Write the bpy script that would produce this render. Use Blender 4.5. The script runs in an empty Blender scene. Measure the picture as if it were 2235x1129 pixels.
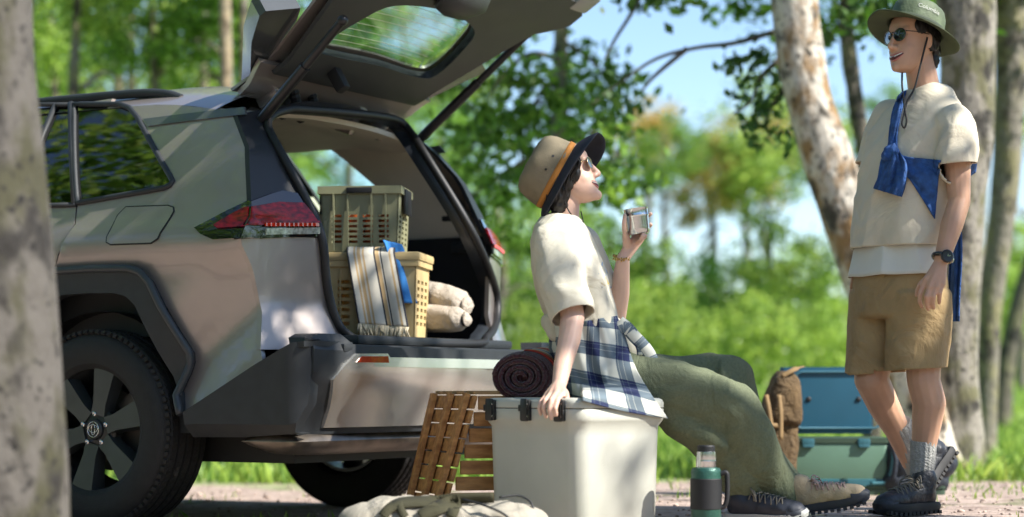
import bpy, bmesh, math, random
from mathutils import Vector, Matrix, noise, geometry, Quaternion
R = math.radians
random.seed(7)
scn = bpy.context.scene
col = scn.collection

# ------------------------------------------------------------------ camera, sky, sun, exposure
PW, PH = 2235.0, 1129.0          # photograph size
F, CX, YH, HC = 4400.0, 1117.5, 850.0, 0.519   # focal length in px, centre, horizon row, eye height
cd = bpy.data.cameras.new("camera"); cam = bpy.data.objects.new("camera", cd); col.objects.link(cam)
cam.location = (0, 0, HC); cam.rotation_euler = (R(90), 0, 0)
cd.sensor_width = 36; cd.lens = F / PW * 36
cd.shift_y = (YH - PH / 2) / PW
cd.clip_start = .1; cd.clip_end = 3000
cd.dof.use_dof = True; cd.dof.focus_distance = 7.15; cd.dof.aperture_fstop = 1.4
scn.camera = cam

SUN = Vector((.74, -.30, .74)).normalized()      # towards the sun
w = bpy.data.worlds.new("World"); scn.world = w; w.use_nodes = True
nt = w.node_tree; bg = nt.nodes["Background"]
sky = nt.nodes.new("ShaderNodeTexSky"); sky.sky_type = 'NISHITA'; sky.sun_disc = False
sky.sun_elevation = math.asin(SUN.z); sky.sun_rotation = math.atan2(SUN.x, SUN.y)
sky.air_density = 1.0; sky.dust_density = .35; sky.ozone_density = 2.2; sky.altitude = 900
nt.links.new(sky.outputs[0], bg.inputs[0]); bg.inputs[1].default_value = .11
sl = bpy.data.lights.new("sun", 'SUN'); sun = bpy.data.objects.new("sun", sl); col.objects.link(sun)
sl.energy = 4.8; sl.angle = R(.6); sl.color = (1, .95, .87)
sun.rotation_euler = SUN.to_track_quat('Z', 'Y').to_euler()
scn.view_settings.view_transform = 'Standard'; scn.view_settings.look = 'None'
scn.view_settings.exposure = 1.12; scn.view_settings.gamma = 1
scn.cycles.use_denoising = True
scn.cycles.max_bounces = 8; scn.cycles.transparent_max_bounces = 12
scn.cycles.sample_clamp_indirect = 6
scn.cycles.use_adaptive_sampling = True; scn.cycles.adaptive_threshold = .015

# ------------------------------------------------------------------ helpers
def W(px, py, Y):
    """the point at depth Y seen at pixel (px, py) of the photograph"""
    return Vector(((px - CX) / F * Y, Y, HC + (YH - py) / F * Y))
def sstep(a, b, x):
    t = min(1, max(0, (x - a) / (b - a))); return t * t * (3 - 2 * t)
def gz(x, y):
    """height of the ground"""
    z = .06 * sstep(-.1, .5, x) * (1 - sstep(9, 12, y)) + .026 * max(0, y - 15)
    if y > 45: z -= .012 * (y - 45)
    return z + .012 * noise.noise(Vector((x * .9, y * .9, 0))) * sstep(8.2, 10, y)
def tag(o, label=None, cat=None, group=None, kind=None):
    if label: o["label"] = label
    if cat: o["category"] = cat
    if group: o["group"] = group
    if kind: o["kind"] = kind
    return o
def empty(name, loc=(0, 0, 0), rz=0, label=None, cat=None, group=None):
    o = bpy.data.objects.new(name, None); o.location = loc; o.rotation_euler = (0, 0, rz)
    o.empty_display_size = .1; col.objects.link(o); return tag(o, label, cat, group)
def mesh_obj(name, me, m=None, parent=None, smooth=None):
    o = bpy.data.objects.new(name, me); col.objects.link(o)
    if m is not None:
        for mm in (m if isinstance(m, (list, tuple)) else [m]): me.materials.append(mm)
    if parent is not None:
        o.parent = parent
    if smooth is not None: shade(me, smooth)
    return o
def shade(me, angle):
    """smooth shading with edges sharper than the angle kept hard"""
    me.polygons.foreach_set("use_smooth", [True] * len(me.polygons))
    if angle < 179: me.set_sharp_from_angle(angle=R(angle))
    me.update()
def wparent(o, parent):
    """parent, keeping world coordinates of the mesh (the parent carries only location and z rotation)"""
    o.parent = parent
    M = Matrix.Translation(parent.location) @ parent.rotation_euler.to_matrix().to_4x4()
    o.matrix_parent_inverse = M.inverted()
    return o
def pyd(verts, faces, uv=None):
    me = bpy.data.meshes.new("mesh"); me.from_pydata([tuple(v) for v in verts], [], faces)
    if uv:
        l = me.uv_layers.new(name="UVMap")
        for p in me.polygons:
            for li in p.loop_indices: l.data[li].uv = uv[me.loops[li].vertex_index]
    me.update(); return me
def bm_mesh(bm):
    me = bpy.data.meshes.new("mesh"); bm.normal_update(); bm.to_mesh(me); bm.free(); return me
def box(bm, c, s, rot=None, bevel=0, seg=2):
    M = Matrix.Translation(Vector(c)) @ (rot.to_4x4() if rot is not None else Matrix())
    g = bmesh.ops.create_cube(bm, size=1, matrix=M @ Matrix.Diagonal((s[0], s[1], s[2], 1)))
    if bevel:
        es = list({e for v in g['verts'] for e in v.link_edges})
        bmesh.ops.bevel(bm, geom=es, offset=bevel, segments=seg, profile=.6, affect='EDGES')
def frame(d):
    d = d.normalized(); a = Vector((0, 0, 1)) if abs(d.z) < .9 else Vector((1, 0, 0))
    x = d.cross(a).normalized(); return x, x.cross(d).normalized() * -1
def tube(bm, pts, rad, n=8, closed=False, flat=1.0):
    pts = [Vector(p) for p in pts]; N = len(pts); rings = []
    rr = rad if isinstance(rad, (list, tuple)) else [rad] * N
    px_ = None
    for i, p in enumerate(pts):
        if closed: d = pts[(i + 1) % N] - pts[i - 1]
        else: d = pts[min(i + 1, N - 1)] - pts[max(i - 1, 0)]
        d.normalize()
        if px_ is None: x, y = frame(d)
        else:
            x = (px_ - d * px_.dot(d)).normalized(); y = d.cross(x)
        px_ = x
        rings.append([bm.verts.new(p + (x * math.cos(2 * math.pi * k / n) + y * math.sin(2 * math.pi * k / n) * flat) * rr[i]) for k in range(n)])
    for i in range(N if closed else N - 1):
        a, b = rings[i], rings[(i + 1) % N]
        for k in range(n): bm.faces.new((a[k], a[(k + 1) % n], b[(k + 1) % n], b[k]))
    if not closed:
        bm.faces.new(rings[0][::-1]); bm.faces.new(rings[-1])
    return rings
def tube_mesh(pts, rad, n=8, closed=False, flat=1.0):
    bm = bmesh.new(); tube(bm, pts, rad, n, closed, flat)
    bmesh.ops.recalc_face_normals(bm, faces=bm.faces); return bm_mesh(bm)
def lathe(bm, prof, n=32, M=Matrix(), cap=True):
    """profile of (radius, height) turned about z, placed by M"""
    rings = []
    for r, z in prof:
        rings.append([bm.verts.new(M @ Vector((r * math.cos(2 * math.pi * k / n), r * math.sin(2 * math.pi * k / n), z))) for k in range(n)])
    for a, b in zip(rings, rings[1:]):
        for k in range(n): bm.faces.new((a[k], a[(k + 1) % n], b[(k + 1) % n], b[k]))
    if cap: bm.faces.new(rings[0][::-1]); bm.faces.new(rings[-1])
def lathe_mesh(prof, n=32, M=Matrix(), cap=True):
    bm = bmesh.new(); lathe(bm, prof, n, M, cap); bmesh.ops.recalc_face_normals(bm, faces=bm.faces); return bm_mesh(bm)
def catmull(pts, k=6, closed=False):
    P = [Vector(p) for p in pts]; N = len(P); out = []
    for i in range(N if closed else N - 1):
        p1, p2 = P[i], P[(i + 1) % N]
        p0 = P[i - 1] if (closed or i > 0) else p1 * 2 - p2
        p3 = P[(i + 2) % N] if (closed or i + 2 < N) else p2 * 2 - p1
        for j in range(k):
            t = j / k
            out.append(.5 * (2 * p1 + (p2 - p0) * t + (2 * p0 - 5 * p1 + 4 * p2 - p3) * t * t + (3 * p1 - p0 - 3 * p2 + p3) * t ** 3))
    if not closed: out.append(P[-1].copy())
    return out
def loft(secs, n=24, cap=True, exp=2.0, cuv=(1, 1)):
    """secs: (centre, x axis * radius, y axis * radius); superellipse sections, with uv round and along"""
    V, Fc, U = [], [], []; L = 0; prev = None
    for c, ax, ay in secs:
        c, ax, ay = Vector(c), Vector(ax), Vector(ay)
        if prev is not None: L += (c - prev).length
        prev = c
        for k in range(n + 1):
            a = 2 * math.pi * k / n; ca, sa = math.cos(a), math.sin(a)
            V.append(c + ax * math.copysign(abs(ca) ** (2 / exp), ca) + ay * math.copysign(abs(sa) ** (2 / exp), sa))
            U.append((k / n * cuv[0], L * cuv[1]))
    m = n + 1
    for i in range(len(secs) - 1):
        for k in range(n): Fc.append((i * m + k, i * m + k + 1, (i + 1) * m + k + 1, (i + 1) * m + k))
    if cap:
        Fc.append(tuple(range(n, -1, -1))); b = (len(secs) - 1) * m; Fc.append(tuple(range(b, b + n + 1)))
    return V, Fc, U
def recalc(me):
    bm = bmesh.new(); bm.from_mesh(me); bmesh.ops.recalc_face_normals(bm, faces=bm.faces); bm.to_mesh(me); bm.free(); return me
# --- organic solids: overlapping round cones and ellipsoids, fused by a voxel remesh
def round_cone(bm, p1, r1, p2, r2, n=14, sq=1.0, side=None):
    p1, p2 = Vector(p1), Vector(p2); d = p2 - p1; L = d.length
    if L < 1e-6: d = Vector((0, 0, 1)); L = 1e-6
    d /= L
    if side is not None:
        y = (Vector(side) - d * d.dot(Vector(side))).normalized(); x = y.cross(d)
    else: x, y = frame(d)
    prof = []
    for i in range(6): a = math.pi / 2 * (1 - i / 5); prof.append((-math.sin(a) * r1, math.cos(a) * r1))
    for i in range(6): a = math.pi / 2 * (i / 5); prof.append((L + math.sin(a) * r2, math.cos(a) * r2))
    rings = []
    for t, r in prof:
        r = max(r, 1e-4)
        rings.append([bm.verts.new(p1 + d * t + (x * math.cos(2 * math.pi * k / n) + y * math.sin(2 * math.pi * k / n) * sq) * r) for k in range(n)])
    for a, b in zip(rings, rings[1:]):
        for k in range(n): bm.faces.new((a[k], a[(k + 1) % n], b[(k + 1) % n], b[k]))
    bm.faces.new(rings[0][::-1]); bm.faces.new(rings[-1])
def ball(bm, c, r, rot=None):
    r = r if isinstance(r, (list, tuple)) else (r, r, r)
    M = Matrix.Translation(Vector(c)) @ (rot.to_4x4() if rot is not None else Matrix()) @ Matrix.Diagonal((*r, 1))
    bmesh.ops.create_uvsphere(bm, u_segments=18, v_segments=12, radius=1, matrix=M)
def add_mesh(bm, V, Fc):
    vs = [bm.verts.new(v) for v in V]
    for f in Fc:
        try: bm.faces.new([vs[i] for i in f])
        except ValueError: pass
def fuse(bm, voxel, smooth=3, fac=.5, M=None):
    bmesh.ops.remove_doubles(bm, verts=bm.verts, dist=1e-5)
    bmesh.ops.recalc_face_normals(bm, faces=bm.faces)
    me = bm_mesh(bm); o = bpy.data.objects.new("tmp", me); col.objects.link(o)
    r = o.modifiers.new("r", 'REMESH'); r.mode = 'VOXEL'; r.voxel_size = voxel
    if smooth:
        s = o.modifiers.new("s", 'SMOOTH'); s.iterations = smooth; s.factor = fac
    dg = bpy.context.evaluated_depsgraph_get()
    out = bpy.data.meshes.new_from_object(o.evaluated_get(dg))
    bpy.data.objects.remove(o); bpy.data.meshes.remove(me)
    out.polygons.foreach_set("use_smooth", [True] * len(out.polygons)); out.update()
    if M is not None: out.transform(M)
    return out
def displace(me, fn):
    """move each vertex along its normal by fn(co, normal)"""
    ns = [v.normal.copy() for v in me.vertices]
    for v, n in zip(me.vertices, ns): v.co = v.co + n * fn(v.co, n)
    me.update()
def cut_faces(me, test):
    bm = bmesh.new(); bm.from_mesh(me)
    bmesh.ops.delete(bm, geom=[f for f in bm.faces if test(f.calc_center_median(), f.normal)], context='FACES')
    bm.to_mesh(me); bm.free(); me.update()
def ridges(co, axis, amp, freq, seed=0, stretch=.25):
    """fold noise, long along the axis"""
    a = co.dot(axis); q = (co - axis * a * (1 - stretch)) * freq + Vector((seed, seed * 1.7, 0))
    return amp * (1 - 2.2 * abs(noise.noise(q)))

# ------------------------------------------------------------------ materials
MATS = {}
def mat(name, rgb, rough=.6, metal=0, var=.12, scale=8, bump=.0, bscale=60, coat=0, spec=.5, rgb2=None, trans=0, sheen=0, stretch=None, sss=0, emit=None, island=0, wrinkle=0, wscale=9):
    if name in MATS: return MATS[name]
    m = bpy.data.materials.new(name); m.use_nodes = True; nt = m.node_tree; N = nt.nodes; L = nt.links
    b = N["Principled BSDF"]; b.inputs["Roughness"].default_value = rough; b.inputs["Metallic"].default_value = metal
    b.inputs["Specular IOR Level"].default_value = spec; b.inputs["Coat Weight"].default_value = coat; b.inputs["Coat Roughness"].default_value = .03
    b.inputs["Transmission Weight"].default_value = trans
    if sheen: b.inputs["Sheen Weight"].default_value = sheen
    if sss:
        b.inputs["Subsurface Weight"].default_value = sss; b.inputs["Subsurface Radius"].default_value = (.012, .005, .003); b.inputs["Subsurface Scale"].default_value = 1
    tc = N.new("ShaderNodeTexCoord"); src = tc.outputs["Object"]
    if stretch:
        mp = N.new("ShaderNodeMapping"); mp.inputs["Scale"].default_value = stretch; L.new(src, mp.inputs[0]); src = mp.outputs[0]
    nz = N.new("ShaderNodeTexNoise"); nz.inputs["Scale"].default_value = scale; nz.inputs["Detail"].default_value = 6; L.new(src, nz.inputs[0])
    mx = N.new("ShaderNodeMix"); mx.data_type = 'RGBA'
    c1 = tuple(max(0, c * (1 - var)) for c in rgb); c2 = tuple(min(1, c * (1 + var)) for c in rgb) if rgb2 is None else rgb2
    mx.inputs[6].default_value = (*c1, 1); mx.inputs[7].default_value = (*c2, 1)
    rp = N.new("ShaderNodeMapRange"); rp.inputs[1].default_value = .32; rp.inputs[2].default_value = .68; L.new(nz.outputs[0], rp.inputs[0])
    L.new(rp.outputs[0], mx.inputs[0]); outc = mx.outputs[2]
    if island:
        g = N.new("ShaderNodeNewGeometry"); hs = N.new("ShaderNodeHueSaturation")
        mr = N.new("ShaderNodeMapRange"); mr.inputs[3].default_value = 1 - island; mr.inputs[4].default_value = 1 + island
        L.new(g.outputs["Random Per Island"], mr.inputs[0]); L.new(mr.outputs[0], hs.inputs["Value"]); L.new(outc, hs.inputs["Color"]); outc = hs.outputs[0]
    L.new(outc, b.inputs["Base Color"])
    if bump:
        n2 = N.new("ShaderNodeTexNoise"); n2.inputs["Scale"].default_value = bscale; n2.inputs["Detail"].default_value = 4; L.new(src, n2.inputs[0])
        bp = N.new("ShaderNodeBump"); bp.inputs["Strength"].default_value = bump; bp.inputs["Distance"].default_value = .02; L.new(n2.outputs[0], bp.inputs["Height"]); L.new(bp.outputs[0], b.inputs["Normal"])
    if wrinkle:
        n3 = N.new("ShaderNodeTexNoise"); n3.inputs["Scale"].default_value = wscale; n3.inputs["Detail"].default_value = 5; n3.inputs["Distortion"].default_value = 1.6; L.new(src, n3.inputs[0])
        b3 = N.new("ShaderNodeBump"); b3.inputs["Strength"].default_value = wrinkle; b3.inputs["Distance"].default_value = .04; L.new(n3.outputs[0], b3.inputs["Height"])
        if bump: L.new(bp.outputs[0], b3.inputs["Normal"])
        L.new(b3.outputs[0], b.inputs["Normal"])
    if emit: b.inputs["Emission Color"].default_value = (*emit[:3], 1); b.inputs["Emission Strength"].default_value = emit[3]
    MATS[name] = m; return m
def glass_mat(name, tint, rough=.0, ior=1.5):
    """thin tinted glass: a glossy coat over a tinted see-through sheet"""
    m = bpy.data.materials.new(name); m.use_nodes = True; nt = m.node_tree; N = nt.nodes; L = nt.links
    N.remove(N["Principled BSDF"]); out = N["Material Output"]
    t = N.new("ShaderNodeBsdfTransparent"); t.inputs[0].default_value = (*tint, 1)
    g = N.new("ShaderNodeBsdfGlossy"); g.inputs["Roughness"].default_value = rough
    fr = N.new("ShaderNodeFresnel"); 
    ge = N.new("ShaderNodeNewGeometry"); im = N.new("ShaderNodeMix"); L.new(ge.outputs["Backfacing"], im.inputs[0]); im.inputs[2].default_value = ior; im.inputs[3].default_value = 1 / ior; L.new(im.outputs[0], fr.inputs[0])
    mx = N.new("ShaderNodeMixShader"); L.new(fr.outputs[0], mx.inputs[0]); L.new(t.outputs[0], mx.inputs[1]); L.new(g.outputs[0], mx.inputs[2]); L.new(mx.outputs[0], out.inputs[0])
    MATS[name] = m; return m
# ------------------------------------------------------------------ the ground
m_dirt = mat('gravel_dirt', (.30, .235, .20), .95, var=.35, scale=5, bump=.6, bscale=70, rgb2=(.40, .32, .275))
def ground_material():
    m = bpy.data.materials.new('ground'); m.use_nodes = True; nt = m.node_tree; N = nt.nodes; L = nt.links
    b = N["Principled BSDF"]; b.inputs["Roughness"].default_value = .95
    tc = N.new("ShaderNodeTexCoord")
    def nz(s, d=6):
        n = N.new("ShaderNodeTexNoise"); n.inputs["Scale"].default_value = s; n.inputs["Detail"].default_value = d; L.new(tc.outputs["Object"], n.inputs[0]); return n.outputs[0]
    def ramp(src, a, b_, c1, c2):
        r = N.new("ShaderNodeValToRGB"); r.color_ramp.elements[0].position = a; r.color_ramp.elements[1].position = b_
        r.color_ramp.elements[0].color = (*c1, 1); r.color_ramp.elements[1].color = (*c2, 1); L.new(src, r.inputs[0]); return r.outputs[0]
    dirt = ramp(nz(9), .3, .7, (.26, .19, .155), (.50, .39, .33))
    gr = ramp(nz(3), .3, .7, (.10, .20, .03), (.24, .38, .08))
    # where the gravel ends and the lawn starts: along y with ragged edges
    sp = N.new("ShaderNodeSeparateXYZ"); L.new(tc.outputs["Object"], sp.inputs[0])
    ad = N.new("ShaderNodeMath"); ad.operation = 'MULTIPLY_ADD'; L.new(nz(1.3), ad.inputs[0]); ad.inputs[1].default_value = 2.6; L.new(sp.outputs[1], ad.inputs[2])
    mr = N.new("ShaderNodeMapRange"); mr.inputs[1].default_value = 11.9; mr.inputs[2].default_value = 12.7; L.new(ad.outputs[0], mr.inputs[0])
    mx = N.new("ShaderNodeMix"); mx.data_type = 'RGBA'; L.new(mr.outputs[0], mx.inputs[0]); L.new(dirt, mx.inputs[6]); L.new(gr, mx.inputs[7])
    # moss and short weeds in the gravel
    ms = N.new("ShaderNodeMapRange"); ms.inputs[1].default_value = .56; ms.inputs[2].default_value = .66; L.new(nz(2.2), ms.inputs[0])
    m2 = N.new("ShaderNodeMix"); m2.data_type = 'RGBA'; L.new(ms.outputs[0], m2.inputs[0]); L.new(mx.outputs[2], m2.inputs[6]); m2.inputs[7].default_value = (.10, .13, .03, 1)
    L.new(m2.outputs[2], b.inputs["Base Color"])
    bp = N.new("ShaderNodeBump"); bp.inputs["Strength"].default_value = .7; bp.inputs["Distance"].default_value = .03; L.new(nz(45), bp.inputs["Height"]); L.new(bp.outputs[0], b.inputs["Normal"])
    return m
def graded(a, b, fine0, fine1, df, dc):
    out = [a]; x = a
    while x < b:
        x += df if fine0 <= x < fine1 else max(df, dc * max(1, min(abs(x - fine0), abs(x - fine1)) * .2)); out.append(min(x, b))
    return out
gx = graded(-150, 150, -7, 7, .25, .6); gy = graded(-60, 400, 4, 22, .25, .6)
V = [(x, y, gz(x, y)) for y in gy for x in gx]; nx = len(gx)
Fc = [(j * nx + i, j * nx + i + 1, (j + 1) * nx + i + 1, (j + 1) * nx + i) for j in range(len(gy) - 1) for i in range(nx - 1)]
tag(mesh_obj('ground', pyd(V, Fc), ground_material(), smooth=180), kind='structure')
# loose stones on the gravel
def pebbles():
    bm = bmesh.new(); rnd = random.Random(3)
    for i in range(2600):
        x = rnd.uniform(-3.2, 3.2); y = rnd.uniform(5.6, 12); r = rnd.uniform(.004, .010) * (1.8 if rnd.random() < .06 else 1)
        M = Matrix.Translation((x, y, gz(x, y) + r * .25)) @ Matrix.Rotation(rnd.uniform(0, 6), 4, 'Z') @ Matrix.Diagonal((r * rnd.uniform(.8, 1.6), r, r * rnd.uniform(.5, .8), 1))
        bmesh.ops.create_icosphere(bm, subdivisions=1, radius=1, matrix=M)
    me = bm_mesh(bm); shade(me, 180); return me
tag(mesh_obj('loose_gravel', pebbles(), mat('pebble', (.36, .28, .235), .9, var=.4, scale=20, island=.4)), 'loose pale gravel scattered over the dirt', 'gravel', kind='stuff')
# grass
m_grass = None
def leaf_material(name, c1, c2, trans=.5, island=.45, rough=.5):
    m = bpy.data.materials.new(name); m.use_nodes = True; nt = m.node_tree; N = nt.nodes; L = nt.links
    N.remove(N["Principled BSDF"]); out = N["Material Output"]
    g = N.new("ShaderNodeNewGeometry"); rp = N.new("ShaderNodeValToRGB")
    rp.color_ramp.elements[0].color = (*c1, 1); rp.color_ramp.elements[1].color = (*c2, 1); L.new(g.outputs["Random Per Island"], rp.inputs[0])
    oi = N.new("ShaderNodeObjectInfo"); hs = N.new("ShaderNodeHueSaturation")
    mr = N.new("ShaderNodeMapRange"); mr.inputs[3].default_value = .8; mr.inputs[4].default_value = 1.2; L.new(oi.outputs["Random"], mr.inputs[0]); L.new(mr.outputs[0], hs.inputs["Value"]); L.new(rp.outputs[0], hs.inputs["Color"])
    d = N.new("ShaderNodeBsdfPrincipled"); d.inputs["Roughness"].default_value = rough; L.new(hs.outputs[0], d.inputs["Base Color"])
    t = N.new("ShaderNodeBsdfTranslucent"); h2 = N.new("ShaderNodeHueSaturation"); h2.inputs["Value"].default_value = 1.5; h2.inputs["Hue"].default_value = .48; L.new(hs.outputs[0], h2.inputs["Color"]); L.new(h2.outputs[0], t.inputs[0])
    mx = N.new("ShaderNodeMixShader"); mx.inputs[0].default_value = trans; L.new(d.outputs[0], mx.inputs[1]); L.new(t.outputs[0], mx.inputs[2]); L.new(mx.outputs[0], out.inputs[0])
    return m
def grass():
    V, Fc = [], []; rnd = random.Random(5)
    def blade(x, y, h, wd):
        z = gz(x, y); a = rnd.uniform(0, 6.28); dx, dy = math.cos(a) * wd, math.sin(a) * wd; lx, ly = rnd.gauss(0, .35) * h, rnd.gauss(0, .35) * h
        i = len(V); V.extend([(x - dx, y - dy, z - .01), (x + dx, y + dy, z - .01), (x + dx * .6 + lx * .4, y + dy * .6 + ly * .4, z + h * .6), (x + lx, y + ly, z + h)])
        Fc.extend([(i, i + 1, i + 2), (i, i + 2, i + 3)])
    for _ in range(42000):
        y = 10.2 + 26 * rnd.random() ** 1.7; x = rnd.uniform(-.30, .30) * y * 1.05
        e = 11.2 + 1.2 * noise.noise(Vector((x * .6, 3, 0)))
        if y < e: continue
        if noise.noise(Vector((x * .8, y * .8, 5))) < -.25: continue
        blade(x, y, rnd.uniform(.05, .14) * (1 + .02 * y), .006 + .0006 * y)
    for _ in range(2600):     # weeds in the gravel
        x = rnd.uniform(-2.4, 2.6); y = rnd.uniform(7.2, 11)
        if noise.noise(Vector((x * 1.6, y * 1.6, 9))) < .18: continue
        blade(x, y, rnd.uniform(.015, .05), .004)
    return pyd(V, Fc)
tag(mesh_obj('grass', grass(), leaf_material('grass_blade', (.07, .17, .02), (.36, .50, .10), .4)), 'short bright lawn grass behind the gravel', 'grass', kind='stuff')
# ------------------------------------------------------------------ the car (local axes: u to the rear, v to the right side, w up)
TH = R(30); YW = 7.46
CO = Vector(((195 - CX) / F * YW, YW, 0)); VC = .93      # rear wheel contact; centre plane of the car
car = empty('parked_car', CO, -TH, 'bronze grey off-road estate car with its tailgate raised and luggage inside', 'car')
cr = Vector((math.cos(TH), -math.sin(TH), 0)); cs_ = Vector((math.sin(TH), math.cos(TH), 0))
_c = Vector((0, 0, HC)) - CO; CL = Vector((_c.dot(cr), _c.dot(cs_), _c.z))
def cray(px, py):
    d = Vector(((px - CX) / F, 1, (YH - py) / F)); return Vector((d.dot(cr), d.dot(cs_), d.z))
VAL0, VAL1 = (.29, .50), (.757, .833)         # valley crease of the quarter panel, (u, w)
def S(u, w):
    """left flank of the body: v for (u, w)"""
    v = .03
    if w > 1.08: v += .25 * ((w - 1.08) / .55) ** 1.25
    v -= .03 * math.exp(-((w - 1.05) / .07) ** 2)
    lx, ly = VAL1[0] - VAL0[0], VAL1[1] - VAL0[1]; l = math.hypot(lx, ly)
    d = ((u - VAL0[0]) * -ly + (w - VAL0[1]) * lx) / l      # above the crease > 0
    k = sstep(.15, .5, u)
    v += k * (.05 - (.22 * min(max(d, 0), .23) if d > 0 else .32 * min(-d, .16)))
    if u > .2: v += .05 * ((u - .2) / .6) ** 2 * (.35 + .65 * sstep(.9, 1.3, w))
    return v
def RR(v, w):
    """rear face of the body: u for (v, w)"""
    q = (v - VC) / .9; u = .69 + .22 * (1 - q * q)
    if w > 1.12: u -= .55 * (w - 1.12) + .4 * max(0, w - 1.4)
    if w < .83: u += .30 * (.83 - w)
    return u
def RB(v, w):
    q = (v - VC) / .93; u = .985 + .07 * (1 - abs(q) ** 2.6)
    return u - .10 * (1 - sstep(.36, .60, w)) - .03 * sstep(.66, .72, w)
def onS(px, py, f=None):
    f = f or S; d = cray(px, py); v = .05
    for _ in range(12):
        k = (v - CL.y) / d.y; p = CL + d * k; v = f(p.x, p.z)
    return Vector((p.x, p.z))
def onP(px, py, v):
    d = cray(px, py); p = CL + d * ((v - CL.y) / d.y); return Vector((p.x, p.z))
def onR(px, py, f=None):
    f = f or RR; d = cray(px, py); u = .85
    for _ in range(14):
        k = (u - CL.x) / d.x; p = CL + d * k; u = .5 * u + .5 * f(p.y, p.z)
    return Vector((p.y, p.z))
def corner(w_):
    u = .757
    for _ in range(20): v = S(u, w_); u = RR(v, w_)
    return u, v
def inside(p, poly):
    x, y = p[0], p[1]; c = False; j = len(poly) - 1
    for i in range(len(poly)):
        xi, yi = poly[i][0], poly[i][1]; xj, yj = poly[j][0], poly[j][1]
        if (yi > y) != (yj > y) and x < (xj - xi) * (y - yi) / (yj - yi) + xi: c = not c
        j = i
    return c
def dens(poly, step):
    out = []
    for i, a in enumerate(poly):
        b = poly[(i + 1) % len(poly)]; a, b = Vector(a[:2]), Vector(b[:2]); n = max(1, int((b - a).length / step))
        for k in range(n): out.append(a.lerp(b, k / n))
    return out
def patch(poly, fn, holes=(), step=.04, thick=.012, tdir=(0, 1, 0)):
    """fill a 2-D outline with triangles, map by fn to 3-D and give it thickness along tdir"""
    loops = [dens(p, step) for p in (poly, *holes)]
    P, E = [], []
    for lp in loops:
        b = len(P); P += lp; E += [(b + i, b + (i + 1) % len(lp)) for i in range(len(lp))]
    xs = [p.x for p in loops[0]]; ys = [p.y for p in loops[0]]
    nb = len(P); bpts = list(P)
    x = min(xs) + step * .37
    while x < max(xs):
        y = min(ys) + step * .41
        while y < max(ys):
            p = Vector((x, y))
            if inside(p, loops[0]) and not any(inside(p, h) for h in loops[1:]) and min((p - q).length_squared for q in bpts) > (step * .45) ** 2: P.append(p)
            y += step
        x += step
    vo, eo, fo, ov, _, _ = geometry.delaunay_2d_cdt(P, E, [], 0, 1e-6)
    fs = []
    for f in fo:
        c = sum((vo[i] for i in f), Vector((0, 0))) / len(f)
        if inside(c, loops[0]) and not any(inside(c, h) for h in loops[1:]): fs.append(tuple(f))
    top = [Vector(fn(p.x, p.y)) for p in vo]; t = Vector(tdir) * thick; n = len(top)
    V = top + [p + t for p in top]; from collections import Counter
    cnt = Counter()
    for f in fs:
        for i in range(len(f)): a, b = f[i], f[(i + 1) % len(f)]; cnt[(min(a, b), max(a, b))] += 1
    Fc = list(fs) + [tuple(i + n for i in f[::-1]) for f in fs]
    for f in fs:
        for i in range(len(f)):
            a, b = f[i], f[(i + 1) % len(f)]
            if cnt[(min(a, b), max(a, b))] == 1: Fc.append((b, a, a + n, b + n))
    return recalc(pyd(V, Fc))
def mirror(me):
    m2 = me.copy()
    for v in m2.vertices: v.co.y = 2 * VC - v.co.y
    m2.flip_normals(); return m2
m_paint = mat('bronze_paint', (.34, .30, .28), .36, .6, var=.06, scale=3, coat=.7, bump=.01, bscale=900)
m_clad = mat('dark_cladding', (.017, .020, .023), .55, var=.15, scale=20, bump=.12, bscale=420)
m_black = mat('black_rubber', (.006, .006, .007), .55, var=.2)
m_gloss = mat('piano_black', (.006, .006, .008), .06, var=.1, coat=1)
m_strip = mat('grey_strip', (.11, .125, .14), .3, .5, var=.06, coat=.4)
m_silver = mat('silver_plate', (.72, .72, .68), .27, .85, var=.05, scale=4, coat=.3)
m_win = glass_mat('privacy_glass', (.03, .035, .035), 0, 2.3)
m_clear = glass_mat('clear_glass', (.80, .90, .86))
m_hglass = glass_mat('rear_glass', (.84, .92, .88), 0, 1.45)
m_beige = mat('beige_trim', (.60, .55, .45), .9, var=.05, bump=.05, bscale=300)
m_int = mat('black_trim', (.010, .011, .013), .6, var=.15, bump=.1, bscale=250)
m_red = mat('lamp_red', (.24, .002, .006), .12, .0, var=.75, scale=40, coat=.25, spec=.3, stretch=(1, 1, 2.2))
m_amber = mat('reflector_red', (.42, .05, .015), .15, .0, var=.2, scale=60, coat=1)
m_lens = mat('clear_lens', (.40, .43, .37), .12, .3, var=.5, scale=70, coat=1)
m_chrome = mat('chrome', (.75, .75, .74), .14, 1, var=.04)
side = lambda off=0.: (lambda u, w_: (u, S(u, w_) + off, w_))
rear = lambda off=0., f=RR: (lambda v, w_: (f(v, w_) + off, v, w_))
def Ls(pts, f=None): return [onS(x, y, f) for x, y in pts]
def Lr(pts, f=None): return [onR(x, y, f) for x, y in pts]
def both(name, me, m, parent=None, ang=35):
    a = mesh_obj(name, me, m, parent or car, smooth=ang); b = mesh_obj(name, mirror(me), m, parent or car); return a, b
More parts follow.
